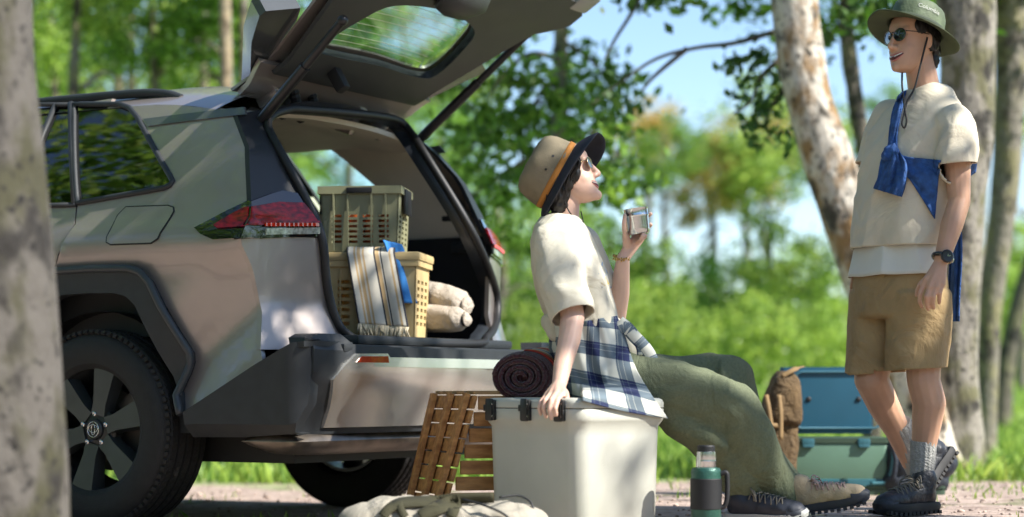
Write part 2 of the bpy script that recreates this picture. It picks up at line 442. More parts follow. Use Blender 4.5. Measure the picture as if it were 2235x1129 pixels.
# outlines taken from the photograph, laid on the flank
WIN = Ls([(163, 228), (262, 228), (284, 236), (302, 258), (372, 384), (378, 396), (372, 405), (358, 411), (170, 444)])
arch_out = Ls([(405, 904), (397, 864), (420, 815), (428, 791), (426, 770), (338, 617), (318, 595), (292, 587)])
a_top = arch_out[-1].y
arch_m = [Vector((-p.x, p.y)) for p in arch_out[::-1]]           # the front half of the arch mirrors the rear half
cor = [Vector((corner(w_)[0], w_)) for w_ in [.66 + i * .035 for i in range(int((1.10 - .66) / .035) + 1)]]
seam = Ls([(118, 595), (130, 553), (165, 489), (169, 446)])
pil = [Vector((corner(w_)[0], w_)) for w_ in (1.13, 1.16, 1.19, 1.22, 1.26, 1.3, 1.35, 1.4, 1.45, 1.5)]
W_TOP = lambda u: 1.60 - (.10 * ((u) / .6) ** 2 if u > 0 else 0)
top = [Vector((u, W_TOP(u))) for u in (.50, .36, .2, .05, -.1, -.145)]
qp = [arch_out[0], arch_out[0] + Vector((.02, -.03)), Vector((.55, .50)), Vector((corner(.60)[0], .60))] + cor[0:] + pil + top + [Vector((-.14, WIN[0].y + .01)), WIN[0]] + WIN[1:] + [seam[-1], seam[-2], seam[-3], Vector((seam[0].x, a_top))] + arch_out[::-1][0:-1]
fl = Ls([(276, 452), (368, 449), (379, 453), (380, 462), (345, 521), (330, 531), (242, 534), (233, 529), (234, 518), (258, 470)])
both('quarter_panel', patch(qp, side(), step=.035, thick=.022), m_paint)
# the fuel flap with its dark gap
o = mesh_obj('fuel_flap', patch(fl, side(-.004), step=.03, thick=.003), m_paint, car, smooth=40)
g3 = [Vector(side(-.0015)(p.x, p.y)) for p in dens(fl, .02)]
mesh_obj('gap', tube_mesh(g3, .0035, 6, True), m_black, o)
# the grey strip on the pillar, window frames and panes
both('pillar_strip', patch(Ls([(314, 260), (534, 234), (538, 250), (324, 276)]), side(-.006), step=.04), m_strip)
c_ = sum(WIN, Vector((0, 0))) / len(WIN)
inner = [c_ + (p - c_) * .955 for p in WIN]
_a, _b = both('window_pane', patch(WIN, side(.004), step=.06, thick=.004), m_win); _b.data.materials.clear(); _b.data.materials.append(m_hglass)
wf = [Vector(side(-.003)(p.x, p.y)) for p in dens(WIN, .03)]
both('window_frame', tube_mesh(wf, .011, 8, True), m_clad, ang=180)
# rear door, front door and front wing, mostly behind the tree and outside the picture
bl = WIN[-1].y
def rect(u0, u1, w0, w1): return [Vector((u0, w0)), Vector((u1, w0)), Vector((u1, w1)), Vector((u0, w1))]
sd = [Vector((p.x - .006, p.y)) for p in seam]
rd = [Vector((-.98, .34)), Vector((-.52, .34)), arch_m[-1] + Vector((-.01, 0)), arch_m[-2] + Vector((-.01, 0)), arch_m[4] + Vector((-.01, 0)), arch_m[1] + Vector((-.012, .01)), Vector((sd[0].x, a_top + .01)), *sd, Vector((-.98, bl))]
both('door_panel', patch(rd, side(), step=.06), m_paint)
both('door_panel', patch(rect(-2.0, -.99, .34, bl), side(), step=.1), m_paint)
dw = [Vector((-.96, bl + .005)), Vector((sd[-1].x - .045, bl + .005)), Vector((-.150, 1.52)), Vector((-.20, 1.565)), Vector((-.96, 1.565))]
dw = [Vector((-.96, bl + .004)), Ls([(157, 444)])[0], Ls([(153, 230)])[0], Vector((-.96, Ls([(153, 230)])[0].y))]
both('window_pane', patch(dw, side(.006), step=.1, thick=.004), m_win)
both('window_pane', patch([Vector((-1.95, bl + .004)), Vector((-1.0, bl + .004)), Vector((-1.0, 1.58)), Vector((-1.45, 1.58))], side(.006), step=.1, thick=.004), m_win)
pf = [Vector(side(-.002)(p.x, p.y)) for p in dens(Ls([(120, 232), (84, 318)]) + [], .05)[:3]]
both('window_frame', tube_mesh([Vector(side(-.002)(*p)) for p in Ls([(122, 230), (82, 322), (60, 444)])], .012, 6), m_clad, ang=180)
both('window_frame', tube_mesh([Vector(side(-.004)(*p)) for p in Ls([(157, 226), (159, 330), (165, 446)])], .014, 6), m_clad, ang=180)
both('window_frame', tube_mesh([Vector(side(-.004)(*p)) for p in Ls([(163, 229), (60, 229), (-60, 229)])], .010, 6), m_clad, ang=180)
both('window_frame', tube_mesh([Vector(side(-.004)(*p)) for p in Ls([(168, 447), (60, 450), (-60, 453)])], .010, 6), m_clad, ang=180)
both('front_wing', patch([Vector((-3.5, .45)), Vector((-3.13, .45)), Vector((-3.1, .80)), Vector((-2.95, .93)), Vector((-2.4, .93)), Vector((-2.25, .80)), Vector((-2.22, .34)), Vector((-2.01, .34)), Vector((-2.01, bl)), Vector((-2.6, 1.06)), Vector((-3.4, .92))], side(), step=.1), m_paint)
both('sill', patch(rect(-2.2, -.50, .24, .338), side(.0), step=.1, thick=.05), m_clad)
# roof, bonnet, windscreen, nose
def roof_fn(u, v):
    e = S(min(u, .45), W_TOP(u)); q = min(1, abs(v - VC) / (VC - e)); return (u, v, W_TOP(u) + .135 * (1 - q ** 2.6))
us = [-1.9 + i * .1 for i in range(24)]
V = []; N_ = 24
for u in us:
    e = S(min(u, .45), W_TOP(u))
    for k in range(N_ + 1):
        v = e + (2 * VC - 2 * e) * (.5 - .5 * math.cos(math.pi * k / N_)); V.append(roof_fn(u, v))
me = pyd(V, [(i * (N_ + 1) + k, i * (N_ + 1) + k + 1, (i + 1) * (N_ + 1) + k + 1, (i + 1) * (N_ + 1) + k) for i in range(len(us) - 1) for k in range(N_)])
o = mesh_obj('roof', recalc(me), m_paint, car, smooth=180)
for sgn in (0, 1):
    vr = lambda x: x if not sgn else 2 * VC - x
    pts = [(u, vr(.36), roof_fn(u, .36)[2] + h) for u, h in ((-1.7, .0), (-1.5, .02), (-.6, .022), (-.1, .02), (.06, .008), (.14, -.012))]
    mesh_obj('roof_rail', tube_mesh(catmull(pts, 5), .018, 8), m_clad, car, smooth=60)
V = [(-2.75, .15, 1.10), (-2.75, 2 * VC - .15, 1.10), (-1.9, 2 * VC - .3, 1.66), (-1.9, .3, 1.66)]
mesh_obj('windscreen', pyd(V, [(0, 1, 2, 3)]), m_win, car)
V = [(-3.55, .12, .92), (-3.55, 2 * VC - .12, .92), (-2.72, 2 * VC - .04, 1.11), (-2.72, .04, 1.11), (-3.62, .1, .45), (-3.62, 2 * VC - .1, .45)]
mesh_obj('bonnet', pyd(V, [(0, 1, 2, 3), (4, 5, 1, 0)]), m_paint, car)
# wheel arches: flat cladding band with a turned lip
ai = Ls([(404, 862), (398, 840), (392, 822), (308, 668), (287, 647), (262, 641)])
half = arch_out + [Vector((0, a_top + .004))]
lowi = [Vector((p.x, p.y)) for p in ai] + [Vector((0, ai[-1].y + .003))]
band = half + [Vector((-p.x, p.y)) for p in half[-2::-1]] + [Vector((-p.x, p.y)) for p in lowi[:-1]] + lowi[::-1]
both('wheel_arch', patch(band, lambda u, w_: (u, S(u, w_) - .035, w_), step=.04, thick=.06), m_clad, ang=30)
_hl = half + [Vector((-p.x, p.y)) for p in half[-2::-1]]
lip = [Vector((p.x, S(p.x, p.y) - .033, p.y)) for p in [q for a_, b_ in zip(_hl, _hl[1:]) for q in (a_, a_.lerp(b_, .33), a_.lerp(b_, .66))]]
both('arch_lip', tube_mesh(lip, .015, 8), mat('cladding_edge', (.030, .037, .044), .42, var=.1), ang=180)
def liner(u0):
    bm = bmesh.new(); pts = [(u0 + .44 * math.cos(a), .37 + .44 * math.sin(a)) for a in [math.pi * k / 16 for k in range(17)]]
    rows = [[bm.verts.new((u, v, w_)) for u, w_ in pts] for v in (.06, .55)]
    for k in range(16): bm.faces.new((rows[0][k], rows[0][k + 1], rows[1][k + 1], rows[1][k]))
    bm.faces.new(rows[1]); return bm_mesh(bm)
for u0 in (0, -2.69): both('wheel_well', liner(u0), m_black, ang=60)
bm = bmesh.new(); box(bm, (-1.35, VC, .32), (4.2, 1.35, .14)); box(bm, (.42, VC, .42), (.9, 1.2, .16)); box(bm, (0, VC, .36), (.12, 1.3, .10), bevel=.03)
box(bm, (.25, .5, .33), (.5, .10, .06), bevel=.02); box(bm, (.3, 1.3, .33), (.5, .08, .06), bevel=.02)
mesh_obj('underbody', bm_mesh(bm), m_black, car)
# tail lamps: a black gloss housing that wraps the corner, red lens, clear strip
def lamp():
    Lc = [Vector((corner(w_)[0], w_)) for w_ in (1.052, 1.10, 1.15, 1.19)]
    housing_side = Ls([(427, 497), (500, 459), (545, 438)]) + Lc[::-1] + Ls([(551, 519), (468, 523), (441, 511)])
    h = patch(housing_side, side(-.010), step=.03, thick=.03)
    cw = [Vector((corner(w_)[1] - .01, w_)) for w_ in (1.05, 1.10, 1.15, 1.19)]
    hr = patch(cw + Lr([(585, 424), (611, 416), (654, 424), (697, 494), (698, 516)]), rear(.012), step=.03, thick=.03, tdir=(-1, 0, 0))
    bm = bmesh.new(); bm.from_mesh(h); bm.from_mesh(hr); me = bm_mesh(bm)
    a, b = both('tail_lamp', me, m_gloss)
    cs2 = [corner(w_) for w_ in (1.10, 1.135, 1.17)]
    red_s = Ls([(470, 491), (505, 470), (540, 452)]) + [Vector((c[0] - .002, w_)) for c, w_ in zip(cs2[::-1], (1.17, 1.135, 1.10))] + Ls([(545, 494), (480, 498)])
    red_r = [Vector((c[1] - .012, w_)) for c, w_ in zip(cs2, (1.10, 1.135, 1.17))] + Lr([(600, 441), (655, 443), (690, 486), (640, 491)])
    bm = bmesh.new(); bm.from_mesh(patch(red_s, side(-.016), step=.03, thick=.005)); bm.from_mesh(patch(red_r, rear(.019), step=.03, thick=.006, tdir=(-1, 0, 0))); me = bm_mesh(bm)
    for t, x in ((a, me), (b, mirror(me))): mesh_obj('red_lens', x, m_red, t, smooth=40)
    me = patch(Lr([(572, 499), (690, 497), (692, 511), (572, 513)]), rear(.020), step=.03, thick=.006, tdir=(-1, 0, 0))
    for t, x in ((a, me), (b, mirror(me))): mesh_obj('reversing_lens', x, m_lens, t, smooth=40)
    bm = bmesh.new()
    for k in range(12):
        p, q = onR(571 + k * 9.8, 493), onR(576 + k * 9.8, 489); c = rear(.021)(*((p + q) / 2)); box(bm, c, (.006, .022, .012))
    me = bm_mesh(bm)
    for t, x in ((a, me), (b, mirror(me))): mesh_obj('lamp_segment', x, mat('lamp_segment', (.55, .03, .01), .1, var=.5, scale=60, coat=1), t)
lamp()
# rear: painted corner panels, dark jamb round the opening
OB_ = [(579, 276), (591, 251), (623, 240), (657, 239), (798, 251), (866, 264), (895, 293), (925, 340), (1006, 472), (1050, 560), (1079, 640), (1078, 704), (1056, 738), (1029, 751), (813, 747), (752, 730), (725, 690), (708, 620), (697, 520), (660, 430), (611, 340)]
OB = Lr(OB_)
def cl(a, b, k): return [Vector((corner(a + (b - a) * t / k)[1] - .003, a + (b - a) * t / k)) for t in range(k + 1)]
obl = Lr([(752, 742), (728, 702), (708, 630), (697, 520), (660, 430), (611, 340), (579, 276), (591, 251)])
w_l = obl[3].y
both('corner_panel', patch(cl(w_l - .005, .66, 12) + [Vector((obl[0].x, .66))] + obl[:4], rear(.003), step=.03, thick=.02, tdir=(-1, 0, 0)), m_paint, ang=25)
both('pillar_jamb', patch(cl(1.53, w_l - .004, 14) + obl[3:], rear(.002), step=.035, thick=.02, tdir=(-1, 0, 0)), mat('jamb_dark', (.018, .020, .024), .4, var=.1))
tp = Lr([(591, 251), (623, 240), (657, 239), (798, 251), (866, 264), (895, 293)])
tj = [Vector((corner(1.53)[1], 1.53)), Vector((VC * .6 + .1, 1.63)), Vector((VC, 1.65)), Vector((2 * VC - VC * .6 - .1, 1.63)), Vector((2 * VC - corner(1.53)[1], 1.53))] + tp[::-1]
mesh_obj('roof_jamb', patch(tj, rear(-.004), step=.05, thick=.03, tdir=(-1, 0, 0)), mat('jamb_dark', (0, 0, 0)), car, smooth=40)
seal = catmull([Vector((RR(p.x, p.y) + .012, p.x, p.y)) for p in OB], 5, True)
mesh_obj('door_seal', tube_mesh(seal, .017, 8, True), m_black, car, smooth=180)
cI = sum(OB, Vector((0, 0))) / len(OB)
def shrink(k, du): return catmull([Vector((RR(p.x, p.y) + du, cI.x + (p.x - cI.x) * k, cI.y + (p.y - cI.y) * k)) for p in OB], 5, True)
rows = [shrink(1.0, .004), shrink(.97, -.012), shrink(.965, -.03), shrink(.965, -.05)]
n = len(rows[0]); V = [p for r_ in rows for p in r_]
mesh_obj('opening_frame', recalc(pyd(V, [(i * n + k, i * n + (k + 1) % n, (i + 1) * n + (k + 1) % n, (i + 1) * n + k) for i in range(3) for k in range(n)])), m_strip if False else mat('jamb_trim', (.02, .024, .030), .4, var=.1), car, smooth=60)
# cargo bay: floor, walls, headliner, seat backs
FW = .715
bm = bmesh.new(); box(bm, (.30, VC, FW - .02), (1.12, 1.36, .04)); mesh_obj('cargo_floor', bm_mesh(bm), mat('cargo_carpet', (.02, .021, .023), .9, var=.2, scale=40, bump=.3, bscale=500), car)
bm = bmesh.new(); box(bm, (.80, VC, .70), (.30, 1.12, .035), bevel=.012); mesh_obj('load_sill', bm_mesh(bm), m_clad, car, smooth=40)
wall = lambda off: (lambda u, w_: (u, max(S(min(u, .5), w_), .10 if w_ < 1.1 else 0) + off, w_))
WI = [c_ + (p - c_) * .93 for p in WIN]
ub = lambda w_: RR(.20, w_) - .075
low = [Vector((-.9, FW)), Vector((ub(.75), FW)), Vector((ub(1.0), 1.0)), Vector((ub(1.17), 1.17)), Vector((-.9, 1.17))]
both('cargo_wall', patch(low, lambda u, w_: (u, .16, w_), step=.1, thick=-.02), m_int)
up = [Vector((-.9, 1.172)), Vector((ub(1.17), 1.172)), Vector((ub(1.3), 1.3)), Vector((ub(1.45), 1.45)), Vector((ub(1.57), 1.57)), Vector((-.9, 1.57))]
WI2 = [Vector((p.x, max(p.y, 1.19))) for p in WI]
both('pillar_trim', patch(up, wall(.075), [WI2, [Vector((-.85, 1.19)), Vector((-.18, 1.19)), Vector((-.18, 1.52)), Vector((-.85, 1.52))]], step=.06, thick=-.03), m_beige, ang=50)
def hl(u, v):
    q = abs(v - VC) / .62; return (u, v, 1.615 - .055 * q ** 3 - (.02 if u > .2 else 0) - .10 * max(0, u - .25))
mesh_obj('headliner', patch([Vector((-1.7, .32)), Vector((.47, .32)), Vector((.50, VC)), Vector((.47, 1.54)), Vector((-1.7, 1.54))], hl, step=.08, thick=.02, tdir=(0, 0, 1)), m_beige, car, smooth=60)
for vv in (.52, 1.02, 1.42):
    bm = bmesh.new(); box(bm, (-.52, vv, 1.0), (.14, .44 if vv != 1.02 else .34, .62), Matrix.Rotation(R(-12), 3, 'Y'), .05, 3); ob = mesh_obj('seat_back', bm_mesh(bm), m_int, car, smooth=60)
    bm = bmesh.new(); box(bm, (-.62, vv, 1.40), (.09, .24, .15), None, .035, 3); mesh_obj('headrest', bm_mesh(bm), m_int, ob, smooth=60)
# wall details in the cargo bay: hooks and a lamp recess
for px_, py_ in ((985, 470), (1005, 540)):
    p = onP(px_, py_, 1.68); bm = bmesh.new(); box(bm, (p.x, 1.69, p.y), (.10, .02, .05), None, .008)
    box(bm, (p.x + .01, 1.675, p.y), (.05, .02, .02), None, .006); mesh_obj('wall_hook', bm_mesh(bm), m_clad, car, smooth=40)
# bumper: dark upper with wrapping corner, silver plate, reflectors, valance, silencer
sB = lambda u, w_: .004 + .03 * sstep(.72, .5, u) * 0 + .10 * max(0, (u - .8) / .2) ** 2 * .5
bsd = Ls([(406, 906), (640, 760), (690, 738)], lambda u, w_: .0) ; bu = .985
bsd = [onP(x, y, 0) for x, y in ((403, 900), (560, 796), (640, 748), (672, 741))] + [Vector((.965, .70)), Vector((.98, .66)), Vector((.985, .6)), Vector((.975, .47)), Vector((.93, .37))] + [onP(x, y, 0) for x, y in ((651, 946), (520, 955), (410, 955))]
def bside(u, w_): return (u, -.012 + .05 * (1 - sstep(.33, .40, w_)) + .05 * sstep(.90, 1.0, u) ** 2, w_)
both('bumper_corner', patch(bsd, bside, step=.035, thick=.05), m_clad, ang=25)
both('side_filler', patch([Vector((.28, .36)), Vector((.66, .36)), Vector((.66, .62)), Vector((.30, .50))], lambda u, w_: (u, .075, w_), step=.1, thick=.03), m_clad)
rbm = lambda off=0.: (lambda v, w_: (RB(v, w_) + off, v, w_))
sym = lambda pts: pts + [Vector((2 * VC - p.x, p.y)) for p in pts[::-1]]
dk = sym([Vector((.04, .36)), Vector((.035, .5)), Vector((.035, .66)), Vector((.05, .70)), Vector((.09, .715)), Vector((.20, .715)), Vector((.25, .672))])
def bmp(v, w_):
    return (RB(v, w_), v, w_)
mesh_obj('bumper_cover', patch(dk, bmp, step=.04, thick=.10, tdir=(-1, 0, 0)), m_clad, car, smooth=25)
bm = bmesh.new(); box(bm, (.90, VC, .665), (.24, 1.50, .03), None, .008); mesh_obj('bumper_step', bm_mesh(bm), m_clad, car, smooth=40)
spx = [(774, 772), (841, 772), (853, 794)]
sl_ = [onR(x, y, RB) for x, y in spx]
_te = [onP(x, y, 0) for x, y in ((403, 900), (560, 796), (640, 748), (672, 741))] + [Vector((.90, .728)), Vector((.99, .69))]
def wt(u):
    for p, q in zip(_te, _te[1:]):
        if u <= q.x: return p.y + (q.y - p.y) * (u - p.x) / (q.x - p.x)
    return _te[-1].y
both('bumper_shoulder', patch([Vector((.45, -.008)), Vector((.975, .0)), Vector((1.0, .10)), Vector((1.0, .26)), Vector((.84, .32)), Vector((.74, .14)), Vector((.45, .10))], lambda u, v: (u, v, wt(u) - .002), step=.03, thick=.02, tdir=(0, 0, -1)), m_clad, ang=30)
lft = [onR(x, y, RB) for x, y in ((700, 934), (714, 890), (722, 829), (750, 795))]
w_s = sl_[2].y
shape = lft + sl_; shape = sym(shape)
wr0, wr1 = .40, .585
def skid(v, w_):
    return (RB(v, w_) + .012, v, w_)
mesh_obj('skid_plate', patch(shape, skid, step=.04, thick=.02, tdir=(-1, 0, 0)), m_silver, car, smooth=25)
pts = [Vector((.33, .60)), Vector((2 * VC - .33, .60)), Vector((2 * VC - .31, .635)), Vector((.31, .635))]
mesh_obj('plate_ridge', patch(pts, lambda v, w_: (RB(v, w_) + .015, v, w_), step=.04, thick=.01, tdir=(-1, 0, 0)), m_silver, car, smooth=20)
rf = [onR(x, y, RB) for x, y in ((771, 791), (782, 778), (839, 778), (841, 792))]
both('reflector', patch(rf, lambda v, w_: (RB(v, w_) + .017, v, w_), step=.05, thick=.01, tdir=(-1, 0, 0)), m_amber)
bm = bmesh.new(); V, Fc, U = loft([((.80, v, .335), (.13, 0, 0), (0, 0, .055 * k)) for v, k in ((.04, .05), (.06, .45), (.12, .85), (.26, 1), (1.2, 1), (1.50, .95), (1.54, .3))], 20)
mesh_obj('silencer', recalc(pyd(V, Fc)), mat('worn_steel', (.20, .17, .14), .4, .8, var=.3, scale=12), car, smooth=50)
# ---- wheels
def wheel(u0, right):
    y0 = 0.0
    wl = mesh_obj('wheel', None or bpy.data.meshes.new("hub"), m_black, car)
    def put(bm, name, m, ang):
        bmesh.ops.recalc_face_normals(bm, faces=bm.faces)
        me = bm_mesh(bm)
        M = Matrix.Translation((u0, 0, .37)) @ Matrix.Rotation(R(90), 4, 'X')
        me.transform(M)                      # local z of the lathe -> -v (outwards)
        if right:
            for v in me.vertices: v.co.y = 2 * VC - v.co.y
            me.flip_normals()
        return mesh_obj(name, me, m, wl, smooth=ang)
    # lathe heights: 0 at the outer face, negative inwards
    bm = bmesh.new(); prof = [(.235, -.012), (.245, -.004), (.262, .000), (.30, .004), (.330, -.002), (.350, -.014), (.360, -.028)]
    z = -.032; tw = .205
    for g in range(4):
        prof += [(.3695, z), (.3705, z - .030), (.361, z - .033), (.361, z - .041)]; z -= .043
    prof += [(.3695, z), (.368, z - .022), (.350, -.222), (.30, -.232), (.262, -.226), (.235, -.22), (.225, -.21), (.225, -.02)]
    lathe(bm, prof + [prof[0]], 96, cap=False)
    put(bm, 'tyre', mat('tyre', (.007, .0075, .008), .7, var=.3, scale=30, bump=.15, bscale=200), 25)
    bm = bmesh.new()                          # shoulder blocks
    for k in range(80):
        a = 2 * math.pi * k / 80; rot = Matrix.Rotation(a, 3, 'Z')
        for zz, rr, tl in ((-.022, .3575, 30), (-.212, .356, -30)):
            box(bm, rot @ Vector((rr, 0, zz)), (.014, .016, .030), rot @ Matrix.Rotation(R(tl), 3, 'Y'))
        for zz in (-.047, -.090, -.133, -.176):
            box(bm, rot @ Vector((.3706, .004, zz)), (.0022, .015, .022), rot @ Matrix.Rotation(R(24), 3, 'X'))
    put(bm, 'tread_block', mat('tread', (.014, .0135, .012), .85, var=.4, scale=60, bump=.2), 30)
    bm = bmesh.new()
    lathe(bm, [(.238, -.012), (.246, -.006), (.249, -.010), (.240, -.02), (.232, -.028), (.222, -.05), (.205, -.12), (.20, -.20), (.214, -.20), (.225, -.12), (.238, -.012)], 72, cap=False)
    put(bm, 'rim', mat('rim_dark', (.075, .082, .085), .32, .8, var=.1), 30)
    for k in range(6):
        bm = bmesh.new(); a = R(76) + k * math.pi / 3; rot = Matrix.Rotation(a, 3, 'Z')
        o6 = [(.055, .032), (.10, .030), (.235, .050), (.235, -.050), (.10, -.030), (.055, -.032)]
        top_ = [bm.verts.new(rot @ Vector((x, y, -.030 + .012 * sstep(.05, .2, x)))) for x, y in o6]
        bot_ = [bm.verts.new(rot @ Vector((x, y * 1.25, -.075))) for x, y in o6]
        bm.faces.new(top_); bm.faces.new(bot_[::-1])
        for i in range(6): bm.faces.new((top_[i], bot_[i], bot_[(i + 1) % 6], top_[(i + 1) % 6]))
        put(bm, 'spoke', mat('spoke_grey', (.075, .088, .092), .35, .7, var=.1), 20)
    bm = bmesh.new(); lathe(bm, [(.001, -.022), (.034, -.022), (.038, -.026), (.04, -.034), (.078, -.040), (.085, -.05), (.085, -.09), (.001, -.09)], 36)
    put(bm, 'hub_cap', mat('hub_black', (.035, .038, .04), .3, .5), 30)
    for k in range(5):
        bm = bmesh.new(); a = R(90) + k * 2 * math.pi / 5; M = Matrix.Translation((.058 * math.cos(a), .058 * math.sin(a), -.036)); lathe(bm, [(.0095, 0), (.0095, .012), (.006, .014), (.006, .008)], 8, M)
        put(bm, 'lug_nut', m_chrome, 30)
    bm = bmesh.new()
    def ell(ax, ay, cy, r=.0014): tube(bm, [(ax * math.cos(t), cy + ay * math.sin(t), -.0205) for t in [2 * math.pi * k / 24 for k in range(24)]], r, 6, True)
    ell(.027, .0285, 0, .0016); ell(.022, .0145, .0035); ell(.0085, .020, .0, .0013)
    put(bm, 'emblem', m_chrome, 180)
    bm = bmesh.new(); lathe(bm, [(.06, -.12), (.155, -.12), (.155, -.14), (.06, -.14)], 40); box(bm, (.10, .09, -.125), (.09, .07, .05), Matrix.Rotation(R(40), 3, 'Z'), .01)
    put(bm, 'brake_disc', mat('brake', (.12, .11, .10), .45, .7), 30)
for u0 in (0, -2.69):
    for rt in (0, 1): wheel(u0, rt)
for o in list(bpy.data.objects):
    if o.type == 'MESH' and o.name.startswith('wheel') and not o.data.vertices and o.parent == car:
        e = bpy.data.objects.new('wheel', None); col.objects.link(e); e.parent = car
        for ch in list(o.children): ch.parent = e
        bpy.data.objects.remove(o)
# ---- raised tailgate: outlines laid on its own plane (v across, t from the hinge to the free edge)
AL = R(32); HU, HW = .38, 1.60
hd = Vector((math.cos(AL), 0, math.sin(AL))); hn = Vector((-math.sin(AL), 0, math.cos(AL)))
def onH(px, py, off=0.):
    o = Vector((HU, 0, HW)) + hn * off; d = cray(px, py); k = (o - CL).dot(hn) / d.dot(hn); p = CL + d * k - o
    return Vector((p.y, p.dot(hd)))
def hat(v, t, off=0.): return Vector((HU, 0, HW)) + Vector((0, v, 0)) + hd * t + hn * off
gate = mesh_obj('tailgate', None or bpy.data.meshes.new("x"), None, car)
bpy.data.objects.remove(gate); gate = bpy.data.objects.new('tailgate', None); col.objects.link(gate); gate.parent = car
def bowl(v, t, off): return off + .09 * (1 - ((v - VC) / .85) ** 2) * sstep(0, .5, t)   # the skin bows outwards
TIP = 1.02
fr = [Vector((.33, .02)), Vector((.28, .06))]
outl = [Vector((.40, .0)), Vector((.42, .10)), Vector((.40, .25)), Vector((.28, .60)), Vector((.23, .72)), Vector((.09, .82)), Vector((.09, .93)), Vector((.20, 1.0)), Vector((VC, 1.03))]
outl = outl[:-1] + [Vector((VC, 1.06))] + [Vector((2 * VC - p.x, p.y)) for p in outl[-2::-1]]
GL = [onH(x, y, .03) for x, y in ((704, 106), (760, 50), (819, 8), (874, 2), (960, 16), (1016, 36), (1030, 52), (1012, 94), (946, 136), (925, 146), (885, 147), (823, 117), (772, 106))]
print('GLASS', [tuple(round(c, 2) for c in p) for p in GL])
gv0, gv1 = .42, 1.44
GL2 = [Vector((.50, .36)), Vector((.58, .335)), Vector((VC, .345)), Vector((1.22, .335)), Vector((1.32, .37)), Vector((1.30, .54)), Vector((1.22, .655)), Vector((VC, .70)), Vector((.64, .655)), Vector((.55, .54))]
GL3 = [p.copy() for p in catmull([Vector((p.x, p.y, 0)) for p in GL2], 4, True)]
GL3 = [Vector((p.x, p.y)) for p in GL3]
cg = Vector((VC, .51)); GLo = [cg + (p - cg) * 1.0 for p in GL3]
mesh_obj('outer_skin', patch(outl, lambda v, t: hat(v, t, .050 + .03 * (1 - ((v - VC) / .85) ** 2)), [GLo], step=.06, thick=.012, tdir=-hn), m_paint, gate, smooth=40)
GLi = [cg + Vector(((p - cg).x * .99, (p - cg).y * 1.0)) for p in GL3]
def trim(v, t): return hat(v, t, .032 - .022 * sstep(.12, .20, t) - .015 * sstep(.70, .80, t))
trim_out = [Vector((.44, .17)), Vector((.43, .27)), Vector((.30, .62)), Vector((.26, .72)), Vector((.13, .83)), Vector((.13, .90)), Vector((.22, .95)), Vector((VC, .98))]
trim_out = trim_out[:-1] + [Vector((VC, 1.0))] + [Vector((2 * VC - p.x, p.y)) for p in trim_out[-2::-1]]
mesh_obj('inner_trim', patch(trim_out, trim, [GLi], step=.045, thick=.018, tdir=hn), mat('tailgate_trim', (.036, .040, .041), .55, var=.1, bump=.08, bscale=300), gate, smooth=50)
mesh_obj('inner_panel', patch([Vector((.42, .01)), Vector((.34, .20)), Vector((2 * VC - .34, .20)), Vector((2 * VC - .42, .01))], lambda v, t: hat(v, t, .034 - .014 * math.exp(-((t - .09) / .05) ** 2)), step=.03, thick=.02, tdir=hn), m_paint, gate, smooth=50)
rim_ = [hat(p.x, p.y, .012) for p in GLi]; rim2 = [hat(p.x, p.y, .045) for p in GLi]; n = len(rim_)
mesh_obj('window_reveal', recalc(pyd(rim_ + rim2, [(k, (k + 1) % n, n + (k + 1) % n, n + k) for k in range(n)])), m_int, gate, smooth=60)
gl = mesh_obj('rear_window', patch(GLi, lambda v, t: hat(v, t, .042 + .03 * (1 - ((v - VC) / .85) ** 2)), step=.08, thick=.004, tdir=-hn), m_hglass, gate, smooth=180)
bm = bmesh.new()
for k in range(8):
    t = .36 + .036 * k; tube(bm, [hat(v, t + .02 * (1 - ((v - VC) / .5) ** 2), .036 + .03 * (1 - ((v - VC) / .85) ** 2)) for v in [.60 + .04 * j for j in range(17)]], .0009, 4)
mesh_obj('heating_wire', bm_mesh(bm), mat('heating_wire', (.55, .5, .38), .5), gl)
# spoiler side, latch bracket, hinge fittings, cable boots, lower grip
V, Fc, U = loft([(hat(v, t, .10), hd * a, hn * b_) for v, t, a, b_ in ((.50, .16, .02, .01), (.52, .15, .10, .03), (.58, .14, .12, .035), (VC, .12, .13, .035), (1.30, .14, .12, .035), (1.36, .15, .10, .03), (1.38, .16, .02, .01))], 20)
mesh_obj('roof_spoiler', recalc(pyd(V, Fc)), m_paint, gate, smooth=50)
fin = [onH(x, y, .04) for x, y in ((543, 214), (556, 106), (574, 50), (588, 39), (664, 32), (655, 60), (610, 120), (585, 205))]
fm = patch(fin, lambda v, t: hat(v, t, .04 + .03 * sstep(.0, .3, t)), step=.05, thick=.07, tdir=hn)
m_fin = mat('fin_grey', (.05, .056, .06), .25, .2, coat=.5)
mesh_obj('spoiler_fin', fm, m_fin, gate, smooth=30); mesh_obj('spoiler_fin', mirror(fm), m_fin, gate)
V, Fc, U = loft([(hat(VC - .02, t, -.03 + dz), Vector((0, a, 0)), hn * b_) for t, a, b_, dz in ((.70, .02, .01, .02), (.73, .12, .035, .01), (.80, .15, .045, 0), (.86, .12, .03, .01), (.88, .03, .01, .02))], 18)
mesh_obj('latch_cover', recalc(pyd(V, Fc)), mat('tailgate_trim', (0, 0, 0)), gate, smooth=60)
bm = bmesh.new(); box(bm, hat(.72, .26, -.025), (.05, .045, .11), Matrix.Rotation(-AL, 3, 'Y'), .012); mesh_obj('pull_strap', bm_mesh(bm), m_int, gate, smooth=40)
for v in (.66, .78):
    bm = bmesh.new(); tube(bm, catmull([hat(v, .10, .03), hat(v + .02, .07, -.01), hat(v + .05, .02, .0), hat(v + .07, -.04, .02)], 6), [.018 + .004 * (i % 2) for i in range(19)], 8); mesh_obj('cable_boot', bm_mesh(bm), m_black, gate, smooth=40)
